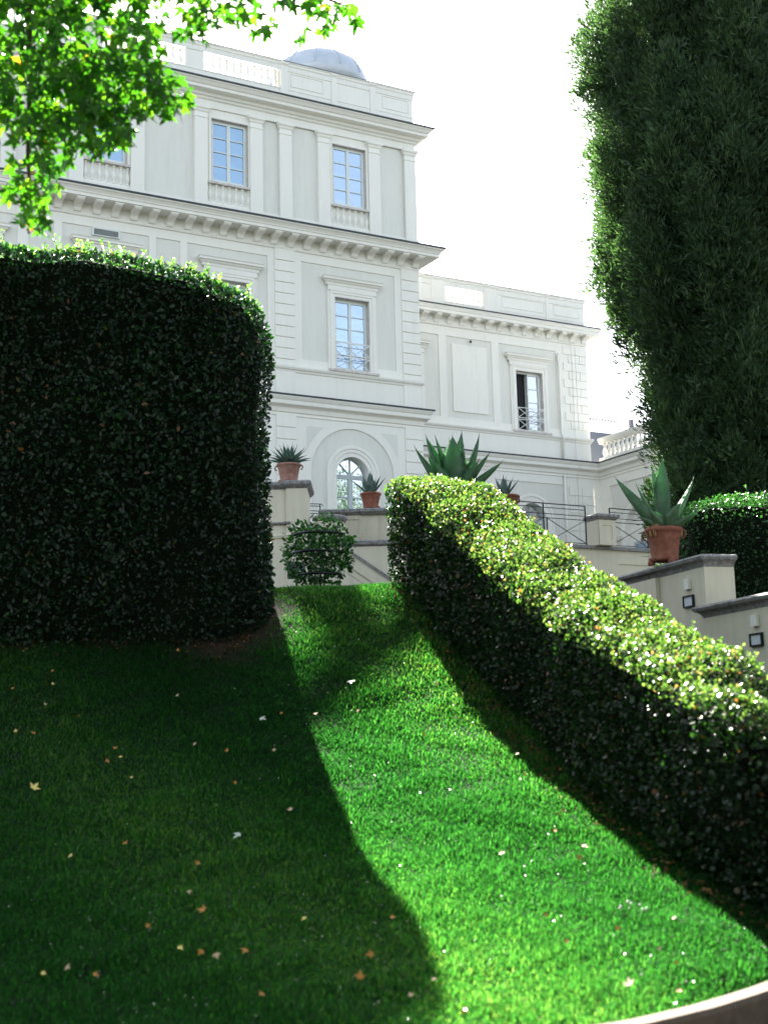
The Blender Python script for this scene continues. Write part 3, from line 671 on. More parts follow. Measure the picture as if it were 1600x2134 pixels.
# arched windows
def arched_window(cx, cz, r, z0, y, gm_, fm):
    b = MB(); A = arc(cx, cz, r, 24); B = arc(cx, cz, r - .07, 24)
    strip(b, B, A, y, y); strip(b, B, B, y, y + .06); b.box(cx - r, cx - r + .07, y, y + .06, z0, cz); b.box(cx + r - .07, cx + r, y, y + .06, z0, cz)
    b.box(cx - r + .07, cx + r - .07, y - .02, y + .05, cz - .06, cz + .02); b.box(cx - .045, cx + .045, y - .015, y + .05, z0, cz - .06)
    for a in (45, 90, 135):
        a = math.radians(a); b.bar((cx, y + .01, cz), (cx + (r - .05) * math.cos(a), y + .01, cz + (r - .05) * math.sin(a)), .04, .03, up=(0, 1, 0))
    for xa, xb in ((cx - r + .07, cx - .045), (cx + .045, cx + r - .07)):
        b.box(xa, xa + .04, y - .01, y + .04, z0, cz - .06); b.box(xb - .04, xb, y - .01, y + .04, z0, cz - .06)
        z = cz - .06
        b.box(xa + .04, xb - .04, y - .01, y + .04, z - .06, z)
        while z > z0: z -= .72; b.box(xa + .04, xb - .04, y - .006, y + .04, z - .018, z + .018)
    wn = b.build('arched_window', M[fm], villa)
    g = MB(); g.add([(cx - r + .02, y + .03, z0), (cx + r - .02, y + .03, z0)] + [(p[0], y + .03, p[1]) for p in arc(cx, cz, r - .02, 24)], [tuple(range(27))]); g.build('pane', M[gm_], wn)
arched_window(-2.84, 9.42, .64, TZ, .26, 'glass_garden', 'frame_dark')
arched_window(8.42, 9.35, .68, TZ, WY + .26, 'glass_dark', 'frame_dark')
# glazed door under the side porch
mb = MB()
for u0, u1 in ((1.75, 1.83), (2.5, 2.58), (3.3, 3.38)): mb.box(RS + .25, RS + .32, WY - u1, WY - u0, TZ, 8.2)
mb.box(RS + .25, RS + .32, WY - 3.38, WY - 1.75, 8.2, 8.3); dr = mb.build('porch_door', M['frame_dark'], villa)
mb = MB(); mb.box(RS + .3, RS + .31, WY - 3.3, WY - 1.83, TZ, 8.2); mb.build('pane', M['glass_pale'], dr)
# vent, downpipe, cable, spotlight
mb = MB(); mb.box(-12.26, -11.32, -.03, .03, 16.66, 16.91); vt = mb.build('vent', M['frame'], villa)
mb = MB()
for k_ in range(9): mb.box(-12.2, -11.38, -.04, -.031, 16.69 + .022 * k_, 16.70 + .022 * k_)
mb.build('vent_slat', M['slate'], vt)
mb = MB(); mb.tube([(10.06, WY + .02, 16.75), (10.0, WY - .07, 16.6), (10.05, WY - .08, 16.3), (10.06, WY - .08, 13.12), (10.06, WY - .17, 13.05), (10.06, WY - .17, 12.85), (10.06, WY - .08, 12.8), (10.06, WY - .08, 12.0)], .05, 8)
mb.tube([(10.08, WY - .09, 11.35), (10.1, WY - .09, TZ)], .05, 8); mb.build('downpipe', M['white'], villa, True)
mb = MB(); mb.tube([(10.4, WY - .35, 17.5), (10.72, WY - .1, 17.15), (10.78, WY - .07, 16.4), (10.76, WY - .07, 13.2), (10.76, WY - .15, 13.0), (10.76, WY - .07, 12.8), (10.76, WY - .06, 12.0), (10.76, WY - .4, 11.8), (10.78, WY - .07, 11.3), (10.8, WY - .07, TZ)], .012, 5); mb.build('cable', M['panel'], villa)
mb = MB(); mb.lathe([(.05, 0), (.06, .03), (.04, .09), (.0, .1)], 10, (5.55, WY - .08, 16.66)); mb.bar((5.55, WY, 16.75), (5.55, WY - .1, 16.72), .03); mb.build('spotlight', M['metal_cap'], villa)
# --- dark spiked screen on the roof terrace of the side wing
scr = empty('spiked_screen', VC, VR); tag(scr, 'grey screen topped with ornate iron spikes behind the right-hand terrace balustrade', 'screen')
mb = MB(); mb.box(13.2, 15.6, 7.2, 7.3, 12.0, 14.0); mb.box(15.45, 15.6, 7.0, 7.2, 12, 14.75); mb.build('panel', M['screen'], scr)
mb = MB()
for k_ in range(13):
    x = 13.25 + k_ * .17; mb.bar((x, 7.2, 13.95), (x, 7.2, 14.55), .014); mb.obox((x, 7.2, 14.6), (.03, 0, 0), (0, .015, 0), (0, 0, .06))
    mb.tube([(x + .05 * math.sin(t) * (1 + t / 6), 7.2, 14.0 + .06 * t) for t in np.linspace(0, 6, 10)], .012, 4)
    for q in (-1, 1): mb.bar((x, 7.2, 14.3), (x + .07 * q, 7.2, 14.38), .012)
mb.build('spikes', M['iron'], scr)

# ------------------------------------------------------------------ terrace, garden walls
mb = MB(); mb.box(-30, 16, -6.6, 30, -1.7, TZ - .0)
o = mb.build('terrace', M['terrace']); o.location = VC; o.rotation_euler = (0, 0, VR); tag(o, kind='structure')

def frame_at(P0, dirv): return math.atan2(dirv[1], dirv[0])
# terrace edge wall along the facade direction through the pillar
d1 = Vector((math.sin(YAW), math.cos(YAW), 0))
TP = at(1255, 1165, 40.0); TP.z = 0
tw = empty('terrace_wall', TP, VR); tag(tw, 'cream retaining wall of the terrace below the black railings', 'wall')
mb = MB(); mb.relief(-9, 8, -1.7, TZ - .1, [(-8, -2.6, 3.0, 5.2, -.03, 0), (.6, 3.4, 3.0, 5.2, -.03, 0)], y0=0); mb.box(-9, 8, .05, .5, -1.7, TZ - .1); mb.build('wall_face', M['cream'], tw)
mb = MB(); mb.box(-9.05, 8.05, -.08, 3.0, TZ - .1, TZ); mb.build('coping', M['stonecap'], tw)
def pillar(loc, name, label, w_, d_, h, rz):
    e = empty(name, loc, rz); tag(e, label, 'pillar')
    b = MB(); b.relief(-w_ / 2, w_ / 2, 0, h - .12, [(-w_ / 2 + .13, w_ / 2 - .13, .16, h - .28, -.02, 0)], y0=-d_ / 2); b.box(-w_ / 2, w_ / 2, -d_ / 2 + .03, d_ / 2, 0, h - .12)
    b.build('shaft', M['cream'], e)
    c = MB(); c.sweep([(-w_ / 2, d_ / 2), (-w_ / 2, -d_ / 2), (w_ / 2, -d_ / 2), (w_ / 2, d_ / 2), (-w_ / 2, d_ / 2)], [(-.05, h - .12), (0.0, h - .12), (.03, h - .1), (.07, h - .05), (.1, h - .03), (.1, h + .03), (.08, h + .05), (-.3, h + .05)], close_ends=False)
    c.box(-w_ / 2, w_ / 2, -d_ / 2, d_ / 2, h - .1, h + .049)
    c.build('cap', M['stonecap'], e); return e
pillar(TP + Vector((0, 0, TZ)), 'terrace_pillar', 'cream pillar with grey stone cap between the two black railings', .62, .62, .86, VR)
def railing(s0, s1, label, posts):
    e = empty('railing', TP + Vector((0, 0, TZ)), VR); tag(e, label, 'railing', 'black iron terrace railings')
    zt = 1.16; b = MB()
    for z in (zt, zt - .12, zt - .30, zt - .42): b.bar((s0, 0, z), (s1, 0, z), .028 if z == zt else .02)
    b.bar((s0, 0, .05), (s1, 0, .05), .02); b.build('rails', M['iron'], e)
    p = MB()
    for s_ in posts: p.bar((s_, 0, 0), (s_, 0, zt), .03)
    for s_ in posts[1:-1]: p.bar((s_ + .12, 0, .05), (s_ + .12, 0, zt - .42), .025)
    p.build('posts', M['iron'], e)
    x = MB()
    for a, c in zip(posts[:-1], posts[1:]):
        a2 = a + .12 if a != posts[0] else a
        x.bar((a2, -.01, .05), (c, -.01, zt - .42), .018); x.bar((a2, .01, zt - .42), (c, .01, .05), .018)
    x.build('crossed_bars', M['iron'], e)
railing(-6.3, -.55, 'black crossed-bar iron railing left of the terrace pillar, before the arched window', [-6.3, -4.95, -3.6, -2.05, -.55])
railing(.35, 5.2, 'black crossed-bar iron railing between the terrace pillar and the large right-hand pot', [.35, 1.75, 3.2, 4.6, 5.2])
# light-coloured lower wall with panel outline under the terrace is part of the terrace wall

# left garden wall with pilaster, drawn in a frame facing the viewer
GY = 33.0
def wallframe(px_, Y): return at(px_, 1300, Y)
gw = empty('garden_wall', (0, GY, 0), 0); tag(gw, 'tall cream garden wall with stone coping, carrying the dusty agave pot beside the left hedge', 'wall')
def X_(px_): return at(px_, 1100, GY).x
def Z_(px_, py_): return at(px_, py_, GY).z
zc = Z_(600, 1018)
mb = MB(); mb.relief(-7, X_(598), 2.0, zc, [(X_(470), X_(562), 2.5, Z_(560, 1145), -.03, 0)], y0=.12); mb.box(-7, X_(641) - .002, .2, 1.4, 2, zc - .002)
mb.relief(X_(597), X_(641), 2.0, zc, [], y0=0.0)
mb.box(X_(597), X_(641) - .001, .001, .2, 2, zc - .001)
mb.build('wall_face', M['cream'], gw)
gp = [(-7, .12), (X_(597), .12), (X_(597), 0), (X_(641), 0), (X_(641), 1.4)]
mb = MB(); mb.sweep(gp, [(-.1, zc), (.0, zc), (.03, zc + .03), (.07, zc + .06), (.1, zc + .1), (.1, zc + .16), (.07, zc + .19), (-.2, zc + .19)]); mb.box(-7, X_(641) - .05, .3, 1.4, zc, zc + .188); mb.build('coping', M['stonecap'], gw)
gp2 = [(-7, .12), (X_(597), .12), (X_(597), 0), (X_(605), 0)]
z2 = Z_(575, 1091); mb = MB(); mb.sweep(gp2, [(0, z2 - .03), (.06, z2 - .01), (.07, z2 + .03), (0, z2 + .05)]); mb.build('dark_ledge', M['stonecap'], gw)
z3 = Z_(575, 1117); mb = MB(); mb.sweep(gp2, [(0, z3 - .06), (.03, z3 - .05), (.05, z3 + .02), (.03, z3 + .06), (0, z3 + .06)]); mb.build('string_mould', M['cream'], gw)
# stair wall behind the trellis plant
sw = empty('stair_wall', (0, GY, 0), 0); tag(sw, 'cream wall with sloping stone mouldings beside the stairs, behind the trellis plant', 'wall')
ztop = Z_(760, 1136); xa, xb = X_(641), X_(930)
mb = MB(); mb.relief(xa, xb, 1.8, ztop, [], y0=.25); mb.box(xa, xb, .3, 1.2, 1.8, ztop - .001); mb.build('wall_face', M['cream'], sw)
mb = MB(); mb.sweep([(xa, .25), (xb, .25)], [(-.1, ztop), (0, ztop), (.07, ztop + .05), (.08, ztop + .13), (.04, ztop + .16), (-.9, ztop + .16)]); mb.build('coping', M['stonecap'], sw)
sl = MB(); p0 = Vector((X_(726), .22, Z_(726, 1146))); p1 = Vector((X_(790), .22, Z_(790, 1190))); p1 = p0 + (p1 - p0) * 2.6; sl.bar(p0, p1, .07, .06); sl.build('dark_moulding', M['stonecap'], sw)
sl = MB(); q0 = Vector((X_(715), .22, Z_(715, 1166))); dd = (p1 - p0)
sl.bar(q0, q0 + dd, .05, .10); q0 = Vector((X_(700), .24, Z_(700, 1174))); sl.bar(q0, q0 + dd, .03, .04); sl.build('sloping_moulding', M['cream'], sw)
# upper wall behind with pot
uw = empty('upper_garden_wall', (0, GY + 2, 0), 0); tag(uw, 'low panelled cream wall under the second small agave pot, in front of the arched window', 'wall')
def X2(p): return at(p, 1100, GY + 2).x
def Z2(p, q): return at(p, q, GY + 2).z
zu = Z2(720, 1075)
mb = MB(); mb.relief(X2(672), X2(1010), 2.0, zu, [(X2(700), X2(748), 3.6, zu - .1, -.03, 0), (X2(764), X2(790), 3.6, zu - .1, .04, 0)], y0=0); mb.box(X2(672), X2(1010), .05, 1.0, 2.0, zu - .002); mb.build('wall_face', M['cream'], uw)
mb = MB(); mb.sweep([(X2(672), 1.0), (X2(672), 0), (X2(757), 0), (X2(757), -.06), (X2(1010), -.06)], [(-.1, zu), (0, zu), (.04, zu + .03), (.1, zu + .08), (.1, zu + .14), (.07, zu + .17), (-.4, zu + .17)]); mb.box(X2(676), X2(1010), .2, 1.0, zu, zu + .168); mb.build('coping', M['stonecap'], uw)
# round-ended pedestal between the two walls
pd = empty('stair_pedestal', at(690, 1225, GY + .8), 0); pd.location.z = 0; tag(pd, 'round-ended stone-capped stair pedestal just above the trellis plant', 'pedestal')
zp_ = at(690, 1090, GY + .8).z
mb = MB(); mb.lathe([(.36, 2.0), (.36, zp_)], 24); mb.box(-.4, 0, -.36, .36, 2, zp_); mb.build('shaft', M['cream'], pd, False)
mb = MB(); mb.lathe([(.30, zp_), (.38, zp_), (.40, zp_ + .04), (.44, zp_ + .07), (.44, zp_ + .13), (.40, zp_ + .16), (.02, zp_ + .17)], 28); mb.build('cap', M['stonecap'], pd, True)
# small stair handrail beyond
hr = empty('handrail', at(650, 1080, 36.5)); tag(hr, 'short blue-black iron handrail end between the two garden walls', 'handrail')
mb = MB(); Lh = 1.2
for i, z in enumerate((.0, -.06, -.19, -.26)): mb.bar((-.4, 0, z + .42), (.27 - .02 * i, 0, z + .38), .02)
mb.bar((.22, 0, .38), (.22, 0, -.9), .025); mb.bar((.27, 0, .38), (.3, 0, .33), .02); mb.build('bars', M['iron'], hr)
# utility box near the trellis plant
ub = empty('utility_box', (at(617, 1187, 31.0).x, 31.0, at(617, 1187, 31.0).z - .2)); tag(ub, 'dark metal box low on the cream wall behind the trellis plant', 'box')
mb = MB(); mb.box(-.2, .2, 0, .15, 0, .36); mb.box(-.21, .21, -.01, 0.16, .36, .38); mb.box(-.17, .17, -.012, 0, .03, .33); mb.build('casing', M['slate'], ub)
mb = MB(); mb.bar((0, .1, 0), (0, .1, -1.4), .05); mb.build('post', M['iron'], ub)

# right stepped stair wall
A_ = at(1325, 1192, 22.0); B_ = at(1465, 1157, 20.0); sdir = (B_ - A_); sdir.z = 0; slen = sdir.length; sdir.normalize()
srz = math.atan2(sdir.y, sdir.x)
rw = empty('stepped_stair_wall', Vector((A_.x, A_.y, 0)), srz); tag(rw, 'cream stepped stair wall with grey stone copings and lamps, below the large terracotta pot', 'wall')
z_up = at(1465, 1157, 20.0).z; z_lo = z_up - .76; z_lo2 = z_lo - .72
S1 = slen; S2 = slen + 1.95; S3 = S2 + 1.95
def rcap(s0, s1, d0, d1_, z, front=True):
    b = MB(); b.sweep([(s0, d1_), (s0, d0), (s1, d0), (s1, d1_)], [(-.08, z - .17), (0, z - .17), (.02, z - .12), (.05, z - .09), (.10, z - .07), (.12, z - .03), (.10, z), (.05, z + .012), (-.2, z + .012)], close_ends=True)
    b.box(s0 + .05, s1 - .05, d0 + .05, d1_, z - .16, z + .0115)
    return b.build('coping', M['stonecap'], rw, False)
mb = MB()
mb.relief(-.3, S1, -1.7, z_up - .17, [(-.3, .75, -1.7, z_up - .17, .07, 0)], y0=0); mb.box(-.3, S1 - .002, .02, .5, -1.7, z_up - .171)
mb.add([(S1, 0, -1.7), (S1, .5, -1.7), (S1, .5, z_up - .17), (S1, 0, z_up - .17)], [(0, 1, 2, 3)])
mb.relief(S1, S2, -1.7, z_lo - .17, [], y0=-.05); mb.box(S1 + .001, S2, -.049, .5, -1.7, z_lo - .171)
mb.relief(S2, S3, -1.7, z_lo2 - .17, [], y0=-.05); mb.box(S2 + .001, S3, -.049, .5, -1.7, z_lo2 - .171)
mb.build('wall_face', M['cream'], rw)
rcap(-.3, S1, 0, .5, z_up); rcap(S1 - .02, S2, -.05, .5, z_lo); rcap(S2 - .02, S3, -.05, .5, z_lo2)
def walllamp(px_, py_, Yg, s_, z):
    f = MB(); f.box(-.15, .15, -.035, 0, -.09, -.068); f.box(-.15, .15, -.035, 0, .068, .09); f.box(-.15, -.125, -.035, 0, -.068, .068); f.box(.125, .15, -.035, 0, -.068, .068)
    o = f.build('wall_lamp', M['iron'], rw, loc=(s_, px_, z)); g = MB(); g.box(-.125, .125, -.02, 0, -.068, .068); g.build('lens', M['lightpanel'], o)
    q = MB(); q.box(-.07, .07, -.045, 0, -.08, .08); q.build('plaque', M['trim'], rw, loc=(s_, px_, z + .26))
walllamp(-.002, 0, 0, S1 - .47, at(1437, 1253, 20.4).z)
walllamp(-.052, 0, 0, S1 + 1.35, at(1550, 1333, 18.6).z)

# ------------------------------------------------------------------ pots and agaves
def pot(name, loc, r, h, m_, label, rz=0, feet=True, group='terracotta pots'):
    e = empty(name, loc, rz); tag(e, label, 'pot', group)
    b = MB(); t = .05 if feet else 0
    b.lathe([(.02, t), (r * .68, t), (r * .72, t + .02), (r * .73, t + h * .1), (r * .71, t + h * .12), (r * .80, t + h * .45), (r * .90, t + h * .78), (r * .92, t + h * .8), (r * .93, t + h * .84), (r * .98, t + h * .86), (r * 1.03, t + h * .9), (r * 1.04, t + h * .95), (r * 1.0, t + h), (r * .88, t + h), (r * .86, t + h * .92), (.02, t + h * .9)], 36)
    b.build('body', m_, e, True)
    for a in (math.radians(-25), math.radians(155)):
        hb = MB(); c, s = math.cos(a), math.sin(a)
        pts = [((r * 1.0 + .11 * r * 1.6 * math.sin(u)) * c - .16 * r * math.cos(u) * s * 0, (r * 1.0 + .17 * r * math.sin(u)) * s, t + h * .80 + .12 * h * math.cos(u)) for u in np.linspace(0, math.pi, 9)]
        hb.tube(pts, r * .06, 8); hb.build('handle', m_, e, True)
    if feet:
        for k_ in range(3):
            a = math.radians(-80 + 120 * k_); fb = MB()
            fb.lathe([(.04, 0), (.055, 0), (.06, .03), (.045, .07), (.05, .1), (.02, .12)], 10, (r * .74 * math.cos(a), r * .74 * math.sin(a), 0)); fb.build('foot', m_, e, True)
    s = MB(); s.lathe([(.02, t + h * .93), (r * .87, t + h * .925)], 20); s.build('soil', M['bark'], e); return e
def agave_mat(name, c0, c1, tf):
    m, nt, b = mat(name); L = nt.links; tc = N(nt, 'ShaderNodeTexCoord')
    n = N(nt, 'ShaderNodeTexNoise', Scale=7.0, Detail=5.0); L.new(tc.outputs['Object'], n.inputs['Vector'])
    c = ramp(nt, n.outputs[0], [(.35, c0), (.65, c1)]); L.new(c, b.inputs['Base Color']); b.inputs['Roughness'].default_value = .55
    tr = N(nt, 'ShaderNodeBsdfTranslucent'); tr.inputs[0].default_value = (.05, .40, .05, 1)
    mx = N(nt, 'ShaderNodeMixShader', Fac=tf); L.new(b.outputs[0], mx.inputs[1]); L.new(tr.outputs[0], mx.inputs[2]); L.new(mx.outputs[0], nt.nodes['Material Output'].inputs[0]); return m
M['agave_green'] = agave_mat('green_agave', (.04, .10, .045), (.08, .17, .08), .30)
M['agave_grey'] = agave_mat('blue_grey_agave', (.055, .10, .08), (.11, .17, .14), .14)
M['agave_pale'] = agave_mat('pale_grey_green_agave', (.07, .13, .075), (.14, .215, .13), .22)
M['dryleaf'] = noisy('dry_leaf', (.20, .09, .03), (.38, .20, .09), 12.0, .8, .3)
def agave(name, loc, spec, m_, label, group='agaves in pots', dry=0):
    """spec: list of (azimuth deg, rise deg, length, width, bend deg)"""
    e = empty(name, loc); tag(e, label, 'agave', group); rg = random.Random(len(spec) * 7 + int(loc[0] * 10))
    for az, el, ln, wd, bend in spec:
        b = MB(); a = math.radians(az); h = Vector((math.cos(a), math.sin(a), 0)); side = Vector((-math.sin(a), math.cos(a), 0)); n = 11
        p = Vector((0, 0, 0)) + h * .03; cur = math.radians(el); rows = []
        for i in range(n + 1):
            t = i / n; wv = wd * (.55 + .9 * t - .2 * t * t) if t < .45 else wd * (.5 + .42) * max(0.0, 1 - ((t - .45) / .55) ** 1.35)
            wv = wd * (.62 + .38 * math.sin(min(t / .45, 1) * math.pi / 2)) if t < .45 else wd * max(.015, (1 - ((t - .45) / .55) ** 1.5))
            th = wd * .20 * (1 - t) ** .8 + .004
            d = h * math.cos(cur) + Vector((0, 0, 1)) * math.sin(cur); up_ = -h * math.sin(cur) + Vector((0, 0, 1)) * math.cos(cur)
            half = wv / 2; lift = half * .42
            tooth = 1 + (.06 if i % 2 else 0)
            rows.append([p + side * half * tooth + up_ * lift, p + side * half * .5 + up_ * lift * .25, p, p - side * half * .5 + up_ * lift * .25, p - side * half * tooth + up_ * lift, p - side * half * .5 - up_ * th, p - up_ * th * 1.4, p + side * half * .5 - up_ * th])
            p = p + d * (ln / n); cur += math.radians(bend) / n
        k_ = 8; vs = [q for r_ in rows for q in r_]
        fs = [(i * k_ + j, i * k_ + (j + 1) % k_, (i + 1) * k_ + (j + 1) % k_, (i + 1) * k_ + j) for i in range(n) for j in range(k_)]
        b.add(vs, fs)
        # marginal teeth
        for i in range(2, n - 1):
            for q in (0, 4):
                for fr in (.0, .5):
                    p0 = rows[i][q].lerp(rows[i + 1][q], fr); o_ = (rows[i][q] - rows[i][2]).normalized(); al = (rows[i + 1][q] - rows[i][q]).normalized()
                    b.add([p0 - al * .008, p0 + al * .008, p0 + o_ * .022], [(0, 1, 2)])
        sp = rows[-1][2]; b.tube([sp - d * .02, sp + d * .06], [.006, .001], 5)
        b.build('leaf', m_, e, True)
    for k_ in range(dry):
        b = MB(); a = rg.random() * 6.28; h = Vector((math.cos(a), math.sin(a), 0)); p = h * .08 + Vector((0, 0, .02)); pts = [p]; c_ = .5
        for i in range(6): p = p + (h * math.cos(c_) + Vector((0, 0, 1)) * math.sin(c_)) * .06; c_ -= .55; pts.append(p.copy())
        b.tube(pts, [.05, .055, .045, .04, .035, .025, .008], 5); b.build('dry_leaf', M['dryleaf'], e)
    return e
# dusty pot on the left garden wall
pl = at(602, 1001, GY + .45); pot('terracotta_pot', Vector((pl.x, pl.y, zc + .19)), .30, .46, M['terra_dusty'], 'dusty pink terracotta pot on the left garden wall coping, beside the tall hedge', rz=.3)
sp_ = [(a + random.uniform(-8, 8), e_, l_ * 1.25, .09, b_) for a, e_, l_, b_ in [(i * 30, 28, .44, -22) for i in range(12)] + [(i * 40 + 14, 50, .44, -10) for i in range(9)] + [(i * 60 + 5, 70, .42, 0) for i in range(6)] + [(90, 85, .4, 0), (260, 82, .38, 0)]]
agave('agave', Vector((pl.x, pl.y, zc + .19 + .48)), sp_, M['agave_grey'], 'compact blue-grey agave with many narrow leaves in the dusty left pot')
# second pot
pl = at(773, 1062, GY + 2.35); pot('terracotta_pot', Vector((pl.x, pl.y, zu + .17)), .27, .42, M['terra'], 'small terracotta pot on the panelled wall in front of the arched window', rz=1.2)
agave('agave', Vector((pl.x, pl.y, zu + .17 + .44)), [(178, 38, .62, .10, 5), (150, 66, .58, .14, 6), (80, 80, .62, .16, 0), (255, 76, .52, .20, 2), (20, 62, .55, .15, 4), (5, 48, .55, .11, 5), (100, 86, .62, .10, 0), (300, 60, .42, .14, -8), (215, 55, .42, .14, -5)], M['agave_grey'], 'small dark agave with a few upright leaves in the pot before the arched window')
# big green agave behind the right hedge
pl = at(947, 1020, 21.5); pot('terracotta_pot', Vector((pl.x, pl.y, pl.z - .78)), .36, .60, M['terra'], 'terracotta pot of the biggest agave, hidden behind the right hedge', rz=.2)
agave('agave', Vector((pl.x, pl.y, pl.z - .16)), [(182, 20, .90, .26, -12), (172, 50, 1.05, .32, 14), (160, 64, 1.15, .44, 10), (100, 78, 1.05, .24, 2), (265, 83, 1.0, .46, 2), (30, 80, 1.12, .34, 6), (8, 60, 1.12, .32, 20), (0, 34, .95, .30, 10), (110, 70, .95, .25, 2), (330, 50, .7, .3, 10), (215, 50, .8, .3, 8), (60, 68, 1.0, .24, 3), (350, 50, .9, .24, 6), (150, 75, 1.1, .2, 0)], M['agave_green'], 'largest bright green agave rising above the top end of the right hedge')
mb = MB(); pe = empty('stone_plinth', Vector((pl.x, pl.y, 1.6))); tag(pe, 'stone plinth under the biggest agave pot behind the right hedge', 'plinth'); mb.box(-.42, .42, -.42, .42, 0, pl.z - .79 - 1.6 - .08); mb.build('block', M['cream'], pe); mb = MB(); mb.box(-.48, .48, -.48, .48, pl.z - .79 - 1.6 - .08, pl.z - .79 - 1.6); mb.build('cap', M['stonecap'], pe)
# small agave further right
pl = at(1055, 1036, 31.0); pot('terracotta_pot', Vector((pl.x, pl.y, pl.z - .46)), .30, .44, M['terra'], 'terracotta pot whose rim just shows over the hedge, right of the biggest agave', rz=.9)
agave('agave', Vector((pl.x - .05, pl.y, pl.z)), [(180, 50, .42, .12, 0), (140, 66, .50, .12, 2), (90, 84, .5, .10, 0), (265, 80, .46, .16, 0), (30, 62, .50, .11, 4), (10, 50, .5, .09, 3), (60, 78, .48, .1, 0)], M['agave_grey'], 'small dark agave peeping over the hedge just right of the biggest agave')
mb = MB(); pe = empty('stone_plinth', Vector((pl.x, pl.y, 2.2))); tag(pe, 'stone plinth under the pot right of the biggest agave', 'plinth'); mb.box(-.36, .36, -.36, .36, 0, pl.z - .46 - 2.2 - .08); mb.build('block', M['cream'], pe); mb = MB(); mb.box(-.42, .42, -.42, .42, pl.z - .46 - 2.2 - .08, pl.z - .46 - 2.2); mb.build('cap', M['stonecap'], pe)
# garden lamp head between them
pl = at(1020, 1036, 22.0); le = empty('garden_lamp', Vector((pl.x, pl.y, 1.6))); tag(le, 'dark domed garden lamp half hidden between the biggest agave and its small neighbour', 'lamp')
hz = pl.z - 1.6; mb = MB(); mb.tube([(0, 0, 0), (0, 0, hz - .16)], .03, 8); mb.build('post', M['metal_cap'], le)
mb = MB(); mb.lathe([(.07, hz - .16), (.07, hz - .02)], 14); mb.build('lens', M['lightpanel'], le, True)
mb = MB(); mb.lathe([(.12, hz - .02), (.125, hz), (.11, hz + .03), (.06, hz + .07), (.03, hz + .09), (.01, hz + .11)], 20); mb.build('hood', M['metal_cap'], le, True)
# right pot
pc_ = at(1386, 1172, 21.1); rp = Vector((pc_.x, pc_.y, z_up + .012)); pot('terracotta_pot', rp, .285, .52, M['terra'], 'large orange terracotta pot with handles on the stepped stair wall', rz=.1)
agave('agave', rp + Vector((0, 0, .54)), [(176, 46, 1.08, .36, 14), (150, 60, .85, .16, 10), (115, 80, 1.1, .17, 2), (50, 85, 1.16, .30, 2), (8, 48, .95, .24, 22), (355, 22, .6, .24, 14), (300, 40, .55, .24, 6), (230, 36, .45, .22, 5), (200, 25, .45, .20, 5), (325, 20, .55, .18, 5), (90, 70, .8, .2, 0)], M['agave_pale'], 'tall spreading agave with dry brown leaves in the large pot on the stair wall', dry=6)

# ------------------------------------------------------------------ trellis plant
RT = np.random.default_rng(5)
leaf_green = leafmat('dark_green_leaf', [(0, (.012, .04, .014)), (.6, (.025, .08, .025)), (.9, (.05, .14, .04)), (1, (.09, .2, .05))], tfac=.3, rough=.3, k=1.3)
tc_ = at(664, 1152, 21.0)
gp_ = Vector((tc_.x, tc_.y, float(gz(tc_.x, tc_.y))))
sup = empty('plant_hoops', gp_); tag(sup, 'black metal hoops and stakes supporting the round climbing plant', 'plant support')
hcz = tc_.z - gp_.z
for dz, r_ in ((.27, .40), (-.02, .42), (-.36, .36)):
    mb = MB(); mb.tube([(r_ * math.cos(a), r_ * math.sin(a), hcz + dz) for a in np.linspace(math.radians(195 if dz > 0 else 200), math.radians(342), 16)], .021, 6)
    mb.build('hoop', M['iron'], sup, True)
mb = MB()
for a in (200, 262, 278, 335): mb.tube([(.36 * math.cos(math.radians(a)), .36 * math.sin(math.radians(a)), -.05), (.36 * math.cos(math.radians(a)), .36 * math.sin(math.radians(a)), hcz + .28)], .007, 5)
mb.build('stakes', M['iron'], sup)
bush = empty('trellis_plant', gp_); tag(bush, 'round leafy climbing plant trained on black hoops at the top of the lawn', 'plant')
mb = MB()
for k_ in range(9):
    a = k_ * .7; e_ = [(0.06 * math.cos(a), .06 * math.sin(a), 0), (.10 * math.cos(a), .1 * math.sin(a), hcz * .5), (.3 * math.cos(a), .3 * math.sin(a), hcz), (.38 * math.cos(a + .5), .38 * math.sin(a + .5), hcz + .3)]
    mb.tube(e_, [.009, .008, .006, .003], 5)
mb.build('stems', M['twig'], bush)
n = 3000; d = noise_jit(n, RT); rr_ = (RT.random(n) ** .35); pos = d * rr_[:, None] * np.array([.56, .42, .58]) + np.array([.0, 0, hcz + .03])
kk = (wob(pos, .09, 3) + .08 > 0) ; pos = pos[kk]; d = d[kk]
leaves('foliage', pos, nrm(noise_jit(len(pos), RT) + d * .5 + [0, 0, -.2]), nrm(noise_jit(len(pos), RT) + [0, 0, .8]), .062 + .04 * RT.random(len(pos)), leaf_green, OVATE, parent=bush, rng=RT)

